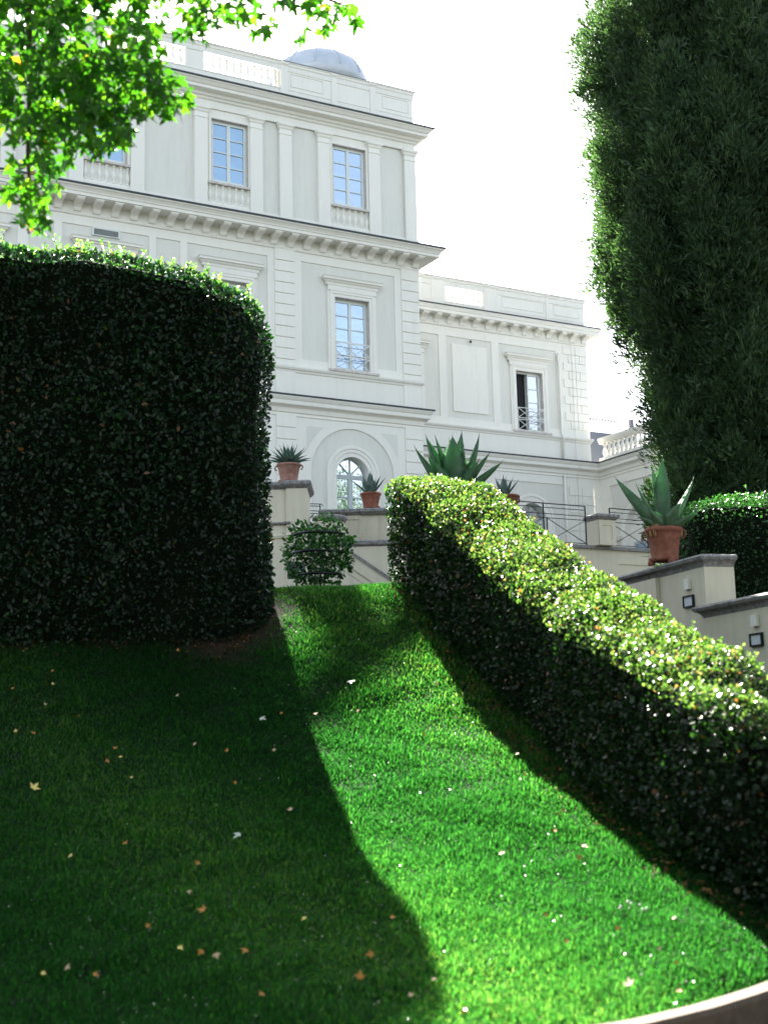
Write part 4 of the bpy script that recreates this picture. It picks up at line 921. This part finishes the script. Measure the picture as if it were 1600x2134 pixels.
# ------------------------------------------------------------------ hedges
laurel = leafmat('laurel_leaf', [(0, (.004, .013, .007)), (.5, (.008, .027, .011)), (.93, (.018, .052, .016)), (.985, (.04, .10, .025)), (.993, (.18, .06, .02)), (1, (.14, .08, .035))], trans_mul=(1.8, 2.9, 1.0), tfac=.28, rough=.42, spec=.4, k=.9)
laurel_new = leafmat('young_laurel_leaf', [(0, (.06, .16, .035)), (.6, (.13, .27, .06)), (1, (.26, .36, .12))], trans_mul=(1.6, 1.9, .9), tfac=.5, rough=.3)
def hedge(name, V, T, n, size, label, seed, inner=.06, jit=.16, m_=None, new_frac=.06, tmpl=OVATE, shoots=0, shoot_len=.2, up=.0, newm=None, amp=.06):
    rg = np.random.default_rng(seed); e = empty(name, tuple(V.mean(0) * [1, 1, 0] + [0, 0, V[:, 2].min()])); tag(e, label, 'hedge')
    org = np.array(e.location)
    C = V.mean(0); P_, Nn = sample_tris(V, T, n, rg)
    keep = (wob(P_, .13, seed + 5) > -.72) | (rg.random(n) < .25); P_, Nn = P_[keep], Nn[keep]; n = len(P_)
    big = wob(P_, .42, seed + 9)
    bump = wob(P_, .35, seed) * amp
    dep = jit * 1.25 * rg.random(n) ** 1.4
    pos = P_ + Nn * (bump - dep + .03)[:, None] - org
    axis = nrm(noise_jit(n, rg) * .95 + Nn * .45 + np.array([0, 0, .25 + up]))
    nor = nrm(Nn * .7 + noise_jit(n, rg) * .75)
    sz = size * (.5 + 1.0 * rg.random(n) ** 1.4) * (1 + .22 * big)
    leaves('foliage', pos, axis, nor, sz, m_ or laurel, tmpl, parent=e, rng=rg, rnd=np.where(rg.random(n) < .03, .95 + .05 * rg.random(n), np.clip(.93 * rg.random(n) * (.75 + .35 * big), 0, .95)), wid=.75 + .5 * rg.random(n))
    # core painted near-black as inner shade: the same shape drawn in, so that gaps between leaves look into darkness
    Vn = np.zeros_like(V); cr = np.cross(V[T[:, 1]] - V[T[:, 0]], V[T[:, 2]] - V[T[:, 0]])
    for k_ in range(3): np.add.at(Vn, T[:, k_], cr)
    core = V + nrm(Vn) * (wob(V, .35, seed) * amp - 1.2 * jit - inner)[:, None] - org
    raw_mesh('branches', core, T.ravel(), 3, M['shade_core'], None, e)  # solid dark shell for the hedge's inner shade, no twigs modelled
    # young shoots on the top
    topn = Nn[:, 2] > .35
    if new_frac > 0:
        k_ = int(n * new_frac * 1.0); PP, NN = sample_tris(V, T, k_ * 6, rg); s = NN[:, 2] > .3; PP, NN = PP[s][:k_], NN[s][:k_]; k_ = len(PP)
        pp = PP + NN * (wob(PP, .35, seed) * amp + .02 + .05 * rg.random(k_))[:, None] - org
        leaves('new_leaves', pp, nrm(noise_jit(k_, rg) * .8 + [0, 0, .8]), nrm(noise_jit(k_, rg) + [0, 0, .6]), size * (.6 + .5 * rg.random(k_)), newm or laurel_new, tmpl, parent=e, rng=rg)
    if shoots:
        PP, NN = sample_tris(V, T, shoots * 12, rg); s = NN[:, 2] > .12; PP = PP[s][:shoots]
        ps, ax, nn, ss = [], [], [], []; tw_ = MB()
        for p in PP:
            L1 = shoot_len * (.35 + .9 * rg.random() ** 1.6); dr = nrm((np.array([0, 0, 1.0]) + rg.normal(size=3) * .28)[None])[0]; q = p - org + dr * -.05
            tw_.tube([q, q + dr * L1], [.003, .0015], 3, caps=False)
            for j in range(int(4 + L1 / .022)):
                t = rg.random() ** .7; a = rg.random() * 6.28; o_ = np.array([math.cos(a), math.sin(a), .7])
                ps.append(q + dr * L1 * t + dr * .05); ax.append(o_); nn.append(dr + rg.normal(size=3) * .4); ss.append(size * (.5 + .5 * rg.random()))
        leaves('shoots', np.array(ps), np.array(ax), np.array(nn), np.array(ss), newm or laurel_new, tmpl, parent=e, rng=rg)
    return e
# tall left hedge: rounded block
V, T = rounded_box((3.18, 1.25, 3.02), (.85, .80, .24), 64)
V = V + np.array([0, 0, 0]); zrel = V[:, 2].copy()
V = V + wob(V, .55, 77)[:, None] * .045 * nrm(V)
V[:, 0] += -V[:, 1] * .19                                                       # its side runs off along the sun's bearing
V[:, 0] += np.where(V[:, 0] > 2, -.10 * np.clip(-1.0 - zrel, 0, 3), 0)
V[:, 2] -= .060 * np.clip(V[:, 0] + .1, 0, 9) ** 2 * np.clip((zrel + 2.97) / 5.9, 0, 1)
hc = np.array([-4.70, 17.02, 3.17]); V = V + hc
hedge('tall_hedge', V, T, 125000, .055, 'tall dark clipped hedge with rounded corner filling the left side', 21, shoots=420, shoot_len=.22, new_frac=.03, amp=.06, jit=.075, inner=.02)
# sloping right hedge
HP = np.array([(.02, 18.0), (.30, 17.1), (.72, 15.6), (1.18, 14.0), (1.62, 12.4), (1.95, 11.2), (2.17, 10.3), (2.36, 9.75), (2.72, 9.35), (3.3, 9.1), (5.2, 8.85)])
_hl = np.concatenate([[0], np.cumsum(np.linalg.norm(np.diff(HP, axis=0), axis=1))])
def slope_hedge(w_, h, r, n=16):
    Lr = _hl[-1]; V, T = rounded_box((Lr / 2, w_ / 2, h / 2), r, n); u = V[:, 0] + Lr / 2
    x, y = np.interp(u, _hl, HP[:, 0]), np.interp(u, _hl, HP[:, 1])
    dx, dy = np.interp(u + .4, _hl, HP[:, 0]) - np.interp(u - .4, _hl, HP[:, 0]), np.interp(u + .4, _hl, HP[:, 1]) - np.interp(u - .4, _hl, HP[:, 1])
    l = np.hypot(dx, dy); nx, ny = -dy / l, dx / l; wv = (V[:, 1] + w_ / 2) * np.interp(u, [0, _hl[-1] * .75], [1.0, .90])
    top = (V[:, 2] + h / 2) / h; X_, Y_ = x + nx * wv, y + ny * wv
    z = gz(x, np.maximum(y, 9.2)) + V[:, 2] + h / 2 - .05
    dip = np.exp(-((Y_ - 10.55) / .42) ** 2 - ((X_ - 3.15) / .75) ** 2) * .42 * top ** 2
    return np.column_stack([X_, Y_, z - dip]), T
V, T = slope_hedge(1.22, 1.42, (.35, .20, .20), 60)
pit = leafmat('small_hedge_leaf', [(0, (.006, .019, .007)), (.5, (.013, .040, .012)), (.88, (.03, .075, .020)), (.96, (.06, .11, .03)), (.985, (.18, .07, .03)), (1, (.30, .08, .015))], trans_mul=(2.4, 3.2, 1.0), tfac=.3, rough=.4, spec=.35)
pit_new = leafmat('pale_young_hedge_leaf', [(0, (.05, .14, .025)), (.5, (.12, .24, .05)), (.88, (.22, .32, .10)), (.97, (.36, .32, .16)), (1, (.5, .16, .05))], trans_mul=(1.4, 1.5, .8), tfac=.42, rough=.33, spec=.5)
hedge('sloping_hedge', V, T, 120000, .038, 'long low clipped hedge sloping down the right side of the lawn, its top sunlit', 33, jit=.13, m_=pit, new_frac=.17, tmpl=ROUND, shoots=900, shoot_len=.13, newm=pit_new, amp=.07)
# hedge above the stair wall
V, T = rounded_box((2.6, 1.1, 1.05), (.4, .3, .3), 12); V = V + np.array([7.35, 22.1, 2.75]) + np.column_stack([0 * V[:, 0], V[:, 0] * -.1, 0 * V[:, 0]])
hedge('upper_hedge', V, T, 34000, .04, 'dark clipped hedge behind the stepped stair wall, under the cypress', 37, jit=.10, m_=leafmat('upper_hedge_leaf', [(0, (.014, .04, .014)), (.6, (.03, .085, .028)), (1, (.06, .14, .045))], trans_mul=(1.8, 2.6, 1), tfac=.3, rough=.42, spec=.35, k=1), new_frac=.012, tmpl=ROUND, shoots=60, shoot_len=.22, newm=leafmat('mid_green_leaf', [(0, (.03, .10, .03)), (1, (.08, .2, .05))], trans_mul=(1.8, 2.6, .9)), amp=.05)  # own leaf tone, lighter than the sloping hedge's

# ------------------------------------------------------------------ cypress
RC = np.random.default_rng(91)
cyp = empty('cypress_tree', (7.50, 28.0, 2.3)); tag(cyp, 'huge dark cypress with dense upright foliage towering on the right', 'tree')
cz_ = [0, 2, 4.2, 5.7, 6.9, 8.3, 11.9, 14, 17, 20, 24]; cr_ = [1.3, 1.4, 1.65, 2.0, 2.35, 2.5, 2.45, 2.0, 1.6, 1.2, .15]
def crad(z): return np.interp(z, cz_, cr_)
nl = 1250; zl = RC.random(nl) * 22.5 - .4; al_ = RC.random(nl) * 2 * math.pi
P_, A_x, N_x, S_, R__ = [], [], [], [], []
for i in range(nl):
    z0 = zl[i]; a = al_[i]; rdg = abs(math.sin(3.5 * a + .33 * z0 + .5 * math.sin(z0 * .6))) * .6 + abs(math.sin(6.0 * a - .55 * z0 + 1)) * .4
    if rdg < .30 and RC.random() < .6: continue
    Rr = float(crad(z0)) - .62 + 1.0 * rdg + .08 * RC.normal() + .16 * math.sin(z0 * 1.9 + 3 * a) * math.sin(5 * a + z0 * .8)
    if math.cos(a) > .35 and math.sin(a) > .3: m_n = 60
    else: m_n = 230
    ln = 1.1 + 1.3 * RC.random(); wd_ = .32 + .42 * RC.random(); t = RC.random(m_n) ** .8
    ph = RC.random(m_n) * 6.28; rad = wd_ * np.sqrt(RC.random(m_n)) * (np.sin(np.clip(t, .02, 1) ** .8 * math.pi) * .9 + .18)
    out = np.array([math.cos(a), math.sin(a), 0]); tan = np.array([-math.sin(a), math.cos(a), 0])
    cen = out[None] * (Rr - .75 + .85 * np.sin(t * 1.35))[:, None] + np.array([0, 0, 1.0])[None] * (z0 + t * ln)[:, None]
    off = out[None] * (np.cos(ph) * rad)[:, None] + tan[None] * (np.sin(ph) * rad)[:, None]
    P_.append(cen + off); A_x.append(nrm(off * 1.6 + out * .30 + np.array([0, 0, .75]) + RC.normal(size=(m_n, 3)) * .28)); N_x.append(RC.normal(size=(m_n, 3)) + out)
    S_.append(.09 + .10 * RC.random(m_n)); R__.append(np.clip(.28 + .5 * RC.random(m_n) * (.6 + .8 * (i % 7) / 7), 0, 1))
P_ = np.concatenate(P_); A_x = np.concatenate(A_x); N_x = np.concatenate(N_x); S_ = np.concatenate(S_); R__ = np.concatenate(R__)
cyl = leafmat('cypress_foliage', [(0, (.012, .028, .014)), (.5, (.036, .072, .030)), (.9, (.075, .13, .052)), (.97, (.07, .11, .04)), (1, (.14, .08, .03))], trans_mul=(2.6, 3.0, 1.6), tfac=.26, rough=.6, spec=.25, k=.78)
# split every tuft into three fine sprays
k3 = 4; P3 = np.repeat(P_, k3, 0) + RC.normal(size=(len(P_) * k3, 3)) * .055; A3 = nrm(np.repeat(A_x, k3, 0) + RC.normal(size=(len(P_) * k3, 3)) * .35); S3 = np.repeat(S_, k3) * (.6 + .6 * RC.random(len(P_) * k3))
leaves('crown', P3, A3, np.repeat(N_x, k3, 0), S3, cyl, SPRAY, rnd=np.repeat(R__, k3), parent=cyp, rng=RC, wid=np.full(len(P3), .62))
mb = MB(); mb.lathe([(max(.05, float(crad(z)) - .80), z) for z in cz_[:-1]] + [(.05, 22.5)], 20); mb.build('dark_core', M['shade_core'], cyp, True)  # near-black core painted as the shade inside the crown
mb = MB(); mb.tube([(0, 0, -1.5), (0, 0, 2), (.05, 0, 10), (0, 0, 20)], [.38, .32, .22, .06], 10); mb.build('trunk', M['bark'], cyp, True)

# ------------------------------------------------------------------ plane tree, upper left
RP = np.random.default_rng(17)
plane = empty('plane_tree', (-7.6, 10.6, -1.2)); tag(plane, 'sunlit plane tree branches with lobed green leaves hanging in at the upper left', 'tree')
po = np.array(plane.location)
plm = leafmat('plane_leaf', [(0, (.012, .060, .008)), (.55, (.022, .10, .012)), (.9, (.045, .14, .015)), (.99, (.07, .16, .02)), (.998, (.35, .15, .02)), (1, (.35, .08, .02))], trans_mul=(4.6, 4.5, .9), tfac=.45, rough=.4, spec=.35, k=.62)
blobs = [(60, 60, 120, 120, 95), (190, 60, 130, 120, 100), (290, 50, 60, 70, 22), (110, 190, 140, 80, 75), (250, 170, 110, 75, 70), (345, 195, 50, 42, 22), (180, 255, 90, 60, 42), (235, 265, 45, 40, 14), (55, 235, 60, 60, 20),
         (75, 350, 55, 45, 15), (35, 375, 30, 35, 5), (70, 425, 38, 45, 9), (80, 458, 22, 22, 4), (120, 300, 50, 50, 14), (330, 110, 22, 40, 5),
         (425, 20, 50, 35, 15), (395, 60, 25, 22, 5), (500, 22, 45, 24, 9), (545, 52, 28, 18, 4), (625, 70, 16, 14, 2), (690, 20, 50, 26, 8), (735, 18, 18, 22, 3), (680, 52, 16, 12, 2), (620, -10, 60, 20, 8), (440, 75, 12, 12, 1),
         (150, -60, 260, 70, 130), (-90, 120, 90, 200, 90), (480, -40, 180, 40, 40), (-60, -140, 220, 90, 110), (250, -170, 320, 80, 150), (-160, 0, 90, 240, 80)]
pp = []
for cx_, cy_, rx_, ry_, k_ in blobs:
    for q in range(int(k_ * 3.4)):
        a = RP.random() * 6.28; r_ = math.sqrt(RP.random()); Yd = 9.2 + RP.random() * 1.8 - .3
        pp.append(np.array(at(cx_ + rx_ * r_ * math.cos(a), cy_ + ry_ * r_ * math.sin(a), Yd)))
pp = np.array(pp) - po; n = len(pp)
ax_ = nrm(noise_jit(n, RP) * .75 + np.array([.1, -.15, -.75])); nn_ = nrm(noise_jit(n, RP) * .9 + np.array([0.05, -.6, .5]))
leaves('leaf_canopy', pp, ax_, nn_, .115 + .075 * RP.random(n), plm, PALM, parent=plane, rng=RP, curl=.5 + 2.2 * RP.random(n))
# upper crown beyond the frame
n = 5200; c0 = np.array([-4.6, 12.2, 11.2]) - po; d = noise_jit(n, RP) * (RP.random(n) ** .4)[:, None] * np.array([4.2, 3.6, 2.6]); d2_ = d + c0
wpz = d2_ + po; vis = (wpz[:, 2] / wpz[:, 1] > .585) | (wpz[:, 0] / wpz[:, 1] < -.32); d2_ = d2_[vis]; n = len(d2_)
leaves('upper_crown', d2_, nrm(noise_jit(n, RP) + [0, 0, -.6]), nrm(noise_jit(n, RP) * .8 + [0, 0, .7]), .15 + .08 * RP.random(n), plm, PALM, parent=plane, rng=RP, curl=.5 + 2 * RP.random(n))
# unseen crown added over and behind the viewer to keep skylight off the lawn
n = 15000; cc = np.stack([-13 + 20 * RP.random(90), -12 + 20 * RP.random(90), 9 + 4.5 * RP.random(90)], 1)
cc[:, 2] = np.maximum(cc[:, 2], cc[:, 1] * .62 + 5.2); i_ = RP.integers(0, 90, n)
d2_ = cc[i_] + noise_jit(n, RP) * (RP.random(n) ** .4)[:, None] * np.array([2.1, 2.1, 1.1]); d2_ = d2_[(d2_[:, 2] / np.maximum(d2_[:, 1], .1) > .62) | (d2_[:, 1] < 0)] - po; n = len(d2_)
leaves('added_shade_crown', d2_, nrm(noise_jit(n, RP) + [0, 0, -.4]), nrm(noise_jit(n, RP) * .7 + [0, 0, .8]), .34 + .14 * RP.random(n), plm, PALM, parent=plane, rng=RP)
def pts_px(l, Yd=9.9): return [np.array(at(x, y, Yd + dy)) - po for x, y, dy in l]
mb = MB()
mb.tube([(0, 0, -.6), (.1, 0, 2.5), (.4, .2, 6), (1.2, .8, 9), (2.2, 1.5, 11.5)], [.32, .28, .24, .17, .1], 12); mb.build('trunk', M['bark'], plane, True)
mb = MB()
b0 = (.4, .2, 6)
def limb(l, r0, r1): p = [np.array(b0)] + pts_px(l); mb.tube(p, list(np.linspace(r0, r1, len(p))), 6)
limb([(-250, -100, 0), (-60, -60, 0), (60, 20, 0), (62, 200, 0), (58, 330, 0), (66, 440, 0), (60, 475, 0)], .05, .003)
limb([(-200, -200, .2), (80, -100, .2), (150, 60, .2), (230, 160, .2), (380, 205, .2)], .06, .004)
limb([(-100, -260, .2), (250, -150, 0), (420, -30, 0), (560, 30, 0)], .05, .003)
limb([(0, -260, .1), (300, -160, .1), (560, -60, .1), (690, 0, .1), (750, 22, .1)], .05, .003)
limb([(-100, -60, .4), (110, 60, .4), (180, 200, .4), (240, 290, .4)], .04, .003)
mb.build('branches', M['twig'], plane, True)
mb = MB()
for x, y in ((92, 354), (30, 392), (58, 478), (88, 430), (60, 484)):
    c = np.array(at(x, y, 9.9)) - po; r_ = .012 if y > 400 else .015; mb.lathe([(.001, -r_), (r_ * .7, -r_ * .7), (r_, 0), (r_ * .7, r_ * .7), (.001, r_)], 8, tuple(c))
mb.build('seed_balls', M['dryleaf'], plane, True)

# ------------------------------------------------------------------ broad trees to the right of the view (mirrored in the ground-floor windows), and three added behind for shade
def broad_tree(loc, R1, H, label, seed):
    rg = np.random.default_rng(seed); e = empty('broad_tree', loc); tag(e, label, 'tree', 'broad trees beyond the cypress')
    n = 9000; cl = noise_jit(60, rg) * np.array([R1 * .75, R1 * .75, H * .30]) + [0, 0, H * .62]
    i = rg.integers(0, 60, n); pos = cl[i] + noise_jit(n, rg) * (rg.random(n) ** .4)[:, None] * R1 * .42
    leaves('crown', pos, noise_jit(n, rg), noise_jit(n, rg), .30 + .2 * rg.random(n), leafmat('broad_leaf', [(0, (.02, .06, .015)), (1, (.07, .16, .04))]), OVATE, parent=e, rng=rg)
    b = MB(); b.tube([(0, 0, -1), (0, 0, H * .3), (.3, 0, H * .7)], [.45, .38, .12], 10); b.build('trunk', M['bark'], e, True)
broad_tree((27, 25, -1.6), 6.5, 19, 'broad leafy tree outside the right edge of the photo, nearer the villa', 3)
broad_tree((36, 12, -1.6), 7.0, 20, 'broad leafy tree outside the right edge of the photo, nearer the path', 4)
broad_tree((-12, -10, -1.6), 6.0, 15, 'broad leafy shade tree added unseen behind the viewer on the left', 5)  # this and the next two: unseen, added to darken the surroundings
broad_tree((1, -13, -1.6), 6.5, 16, 'broad leafy shade tree added unseen straight behind the viewer', 6)
broad_tree((13, -8, -1.6), 6.0, 15, 'broad leafy shade tree added unseen behind the viewer on the right', 8)

# ------------------------------------------------------------------ fallen leaves
def on_lawn(px_, py_):
    d = ray(px_, py_); lo, hi = 6.0, 19.0; prev = None
    for k_ in range(1400):
        y = 6.0 + k_ * .01; p = d * (y / d.y)
        if y > yc(p.x) and p.z <= float(gz(p.x, y)): return Vector((p.x, y, float(gz(p.x, y))))
    return None
LM = {'orange': noisy('orange_dead_leaf', (.30, .10, .012), (.42, .18, .03), 30.0, .7, .2), 'yellow': noisy('yellow_dead_leaf', (.55, .40, .08), (.72, .55, .18), 30.0, .6, .2),
      'tan': noisy('tan_dead_leaf', (.35, .20, .12), (.55, .38, .26), 30.0, .7, .2), 'white': noisy('silvery_leaf_underside', (.35, .36, .31), (.50, .51, .46), 30.0, .6, .2)}
RL = random.Random(4)
protos = {}
for c_ in LM:
    V_, F_ = PALM; b = MB(); b.add([(x, y, .12 * abs(y) * 2 + .16 * x * x) for x, y, z in V_], F_); o = b.build('fallen_leaf', LM[c_]); protos[c_] = o.data; bpy.data.objects.remove(o)
spec_ = {(68, 1667): 'large pale yellow plane leaf upright in the shaded grass at the far left', (503, 1755): 'curled white and yellow leaf in the dark grass left of the sunlit strip', (733, 1434): 'pale curled leaf in the shade band across the upper lawn',
         (542, 1512): 'silvery flat leaf in shade just left of the sunlit strip', (1310, 2084): 'white and orange leaf near the kerb in full sun', (750, 2070): 'blurred orange leaf in deep shade at the bottom edge', (432, 1918): 'broad tan-orange leaf standing in the dark lower lawn',
         (1210, 1780): 'tan leaf in the shade strip beside the right hedge, upper of a close pair', (1200, 1805): 'orange leaf in the shade strip beside the right hedge, lower of a close pair', (1038, 1798): 'orange leaf near the middle of the sunlit strip'}
Lf = [(68, 1667, 'yellow', .13), (503, 1755, 'white', .10), (733, 1434, 'white', .11), (542, 1512, 'white', .10), (1310, 2084, 'tan', .09), (750, 2070, 'orange', .08), (432, 1918, 'orange', .09), (1210, 1780, 'tan', .08), (1200, 1805, 'orange', .07), (1038, 1798, 'orange', .07)]
shade = [(108, 1410), (112, 1440), (25, 1450), (97, 1483), (165, 1507), (35, 1541), (75, 1546), (403, 1569), (238, 1576), (252, 1594), (478, 1577), (568, 1577), (590, 1500), (275, 1637), (495, 1647), (605, 1707), (260, 1773), (145, 1803), (417, 1822), (395, 1872), (305, 1952), (372, 1992), (425, 2000), (450, 2006), (515, 1998), (88, 2046), (195, 2050), (140, 2035), (550, 2092), (1080, 1583), (1168, 1703), (1398, 1932), (1150, 1790 - 40), (905, 1437), (370, 1400 - 30), (368, 1461), (780, 2010), (640, 1930), (230, 1600)]
lit = [(658, 1500), (745, 1492), (952, 1508), (885, 1548), (812, 1930), (908, 2058), (1142, 1928), (1280, 1958), (1375, 2000), (1405, 2022), (1176, 2015 - 30), (860, 2100), (965, 2125), (1420, 2085)]
fol = []
for x, y, c_, s_ in Lf: fol.append((x, y, c_, s_, spec_[(x, y)], None))
for i, (x, y) in enumerate(shade): fol.append((x, y, ['orange', 'yellow', 'orange', 'tan'][i % 4], .045 + .025 * RL.random(), 'small dry autumn leaf lying in the shaded part of the lawn', 'small leaves in the shade'))
for i, (x, y) in enumerate(lit): fol.append((x, y, ['orange', 'orange', 'tan'][i % 3], .04 + .025 * RL.random(), 'small orange-brown leaf lying on the sunlit grass', 'small leaves in the sun'))
for x, y, c_, s_, lab, grp in fol:
    p = on_lawn(x, y)
    if p is None: continue
    o = bpy.data.objects.new('fallen_leaf', protos[c_]); COL.objects.link(o); s_ *= 1.0; o.location = p + Vector((0, -.04, .045 + .3 * s_)); o.scale = (s_,) * 3
    o.rotation_euler = (Matrix.Rotation(RL.uniform(.45, 1.1), 3, 'X') @ Matrix.Rotation(RL.uniform(-.5, .5), 3, 'Y') @ Matrix.Rotation(RL.random() * 6.28, 3, 'Z')).to_euler(); tag(o, lab, 'leaf', grp or 'fallen leaves of their own look')
n = 1500; y = 9 + 8.5 * RG.random(n); xh = np.interp(y, HP[::-1, 1], HP[::-1, 0]); x = xh - .05 - .16 * np.abs(RG.normal(size=n)); m_l = RG.random(n) < .38
x = np.where(m_l, -1.6 - 4.2 * RG.random(n) ** 1.4, x); y = np.where(m_l, 15.85 + .5 * RG.normal(size=n) * .35, y)
lit_ = leafmat('dry_litter', [(0, (.05, .025, .012)), (.7, (.14, .07, .03)), (1, (.30, .16, .07))], trans_mul=(1, 1, 1), tfac=.1, rough=.8, spec=.1, k=1)
o = leaves('leaf_litter', np.stack([x, y, gz(x, y) + .012 + .02 * RG.random(n)], 1), noise_jit(n, RG) * [1, 1, .3], nrm(noise_jit(n, RG) * .6 + [0, 0, 1]), .02 + .03 * RG.random(n), lit_, OVATE, rng=RG, curl=1 + 3 * RG.random(n))
tag(o, 'fine brown leaf litter along the feet of the two hedges', 'leaf litter', kind='stuff')
# pale seed heads at the edge of the right hedge's shadow
p = on_lawn(1320, 1925); wd = empty('weed', p); tag(wd, 'small weed with pale seed heads where the right hedge shadow meets the sunlit grass', 'weed')
mb = MB(); hd = MB()
for k_ in range(7):
    a = k_ * .9; q = Vector((.09 * math.cos(a), .06 * math.sin(a), .09 + .02 * (k_ % 3))); mb.tube([(0, 0, 0), q * .6, q], .0015, 4); hd.lathe([(.001, -.008), (.008, -.004), (.01, 0), (.006, .007), (.001, .01)], 8, tuple(q))
mb.build('stems', M['twig'], wd); hd.build('seed_heads', LM['white'], wd, True)
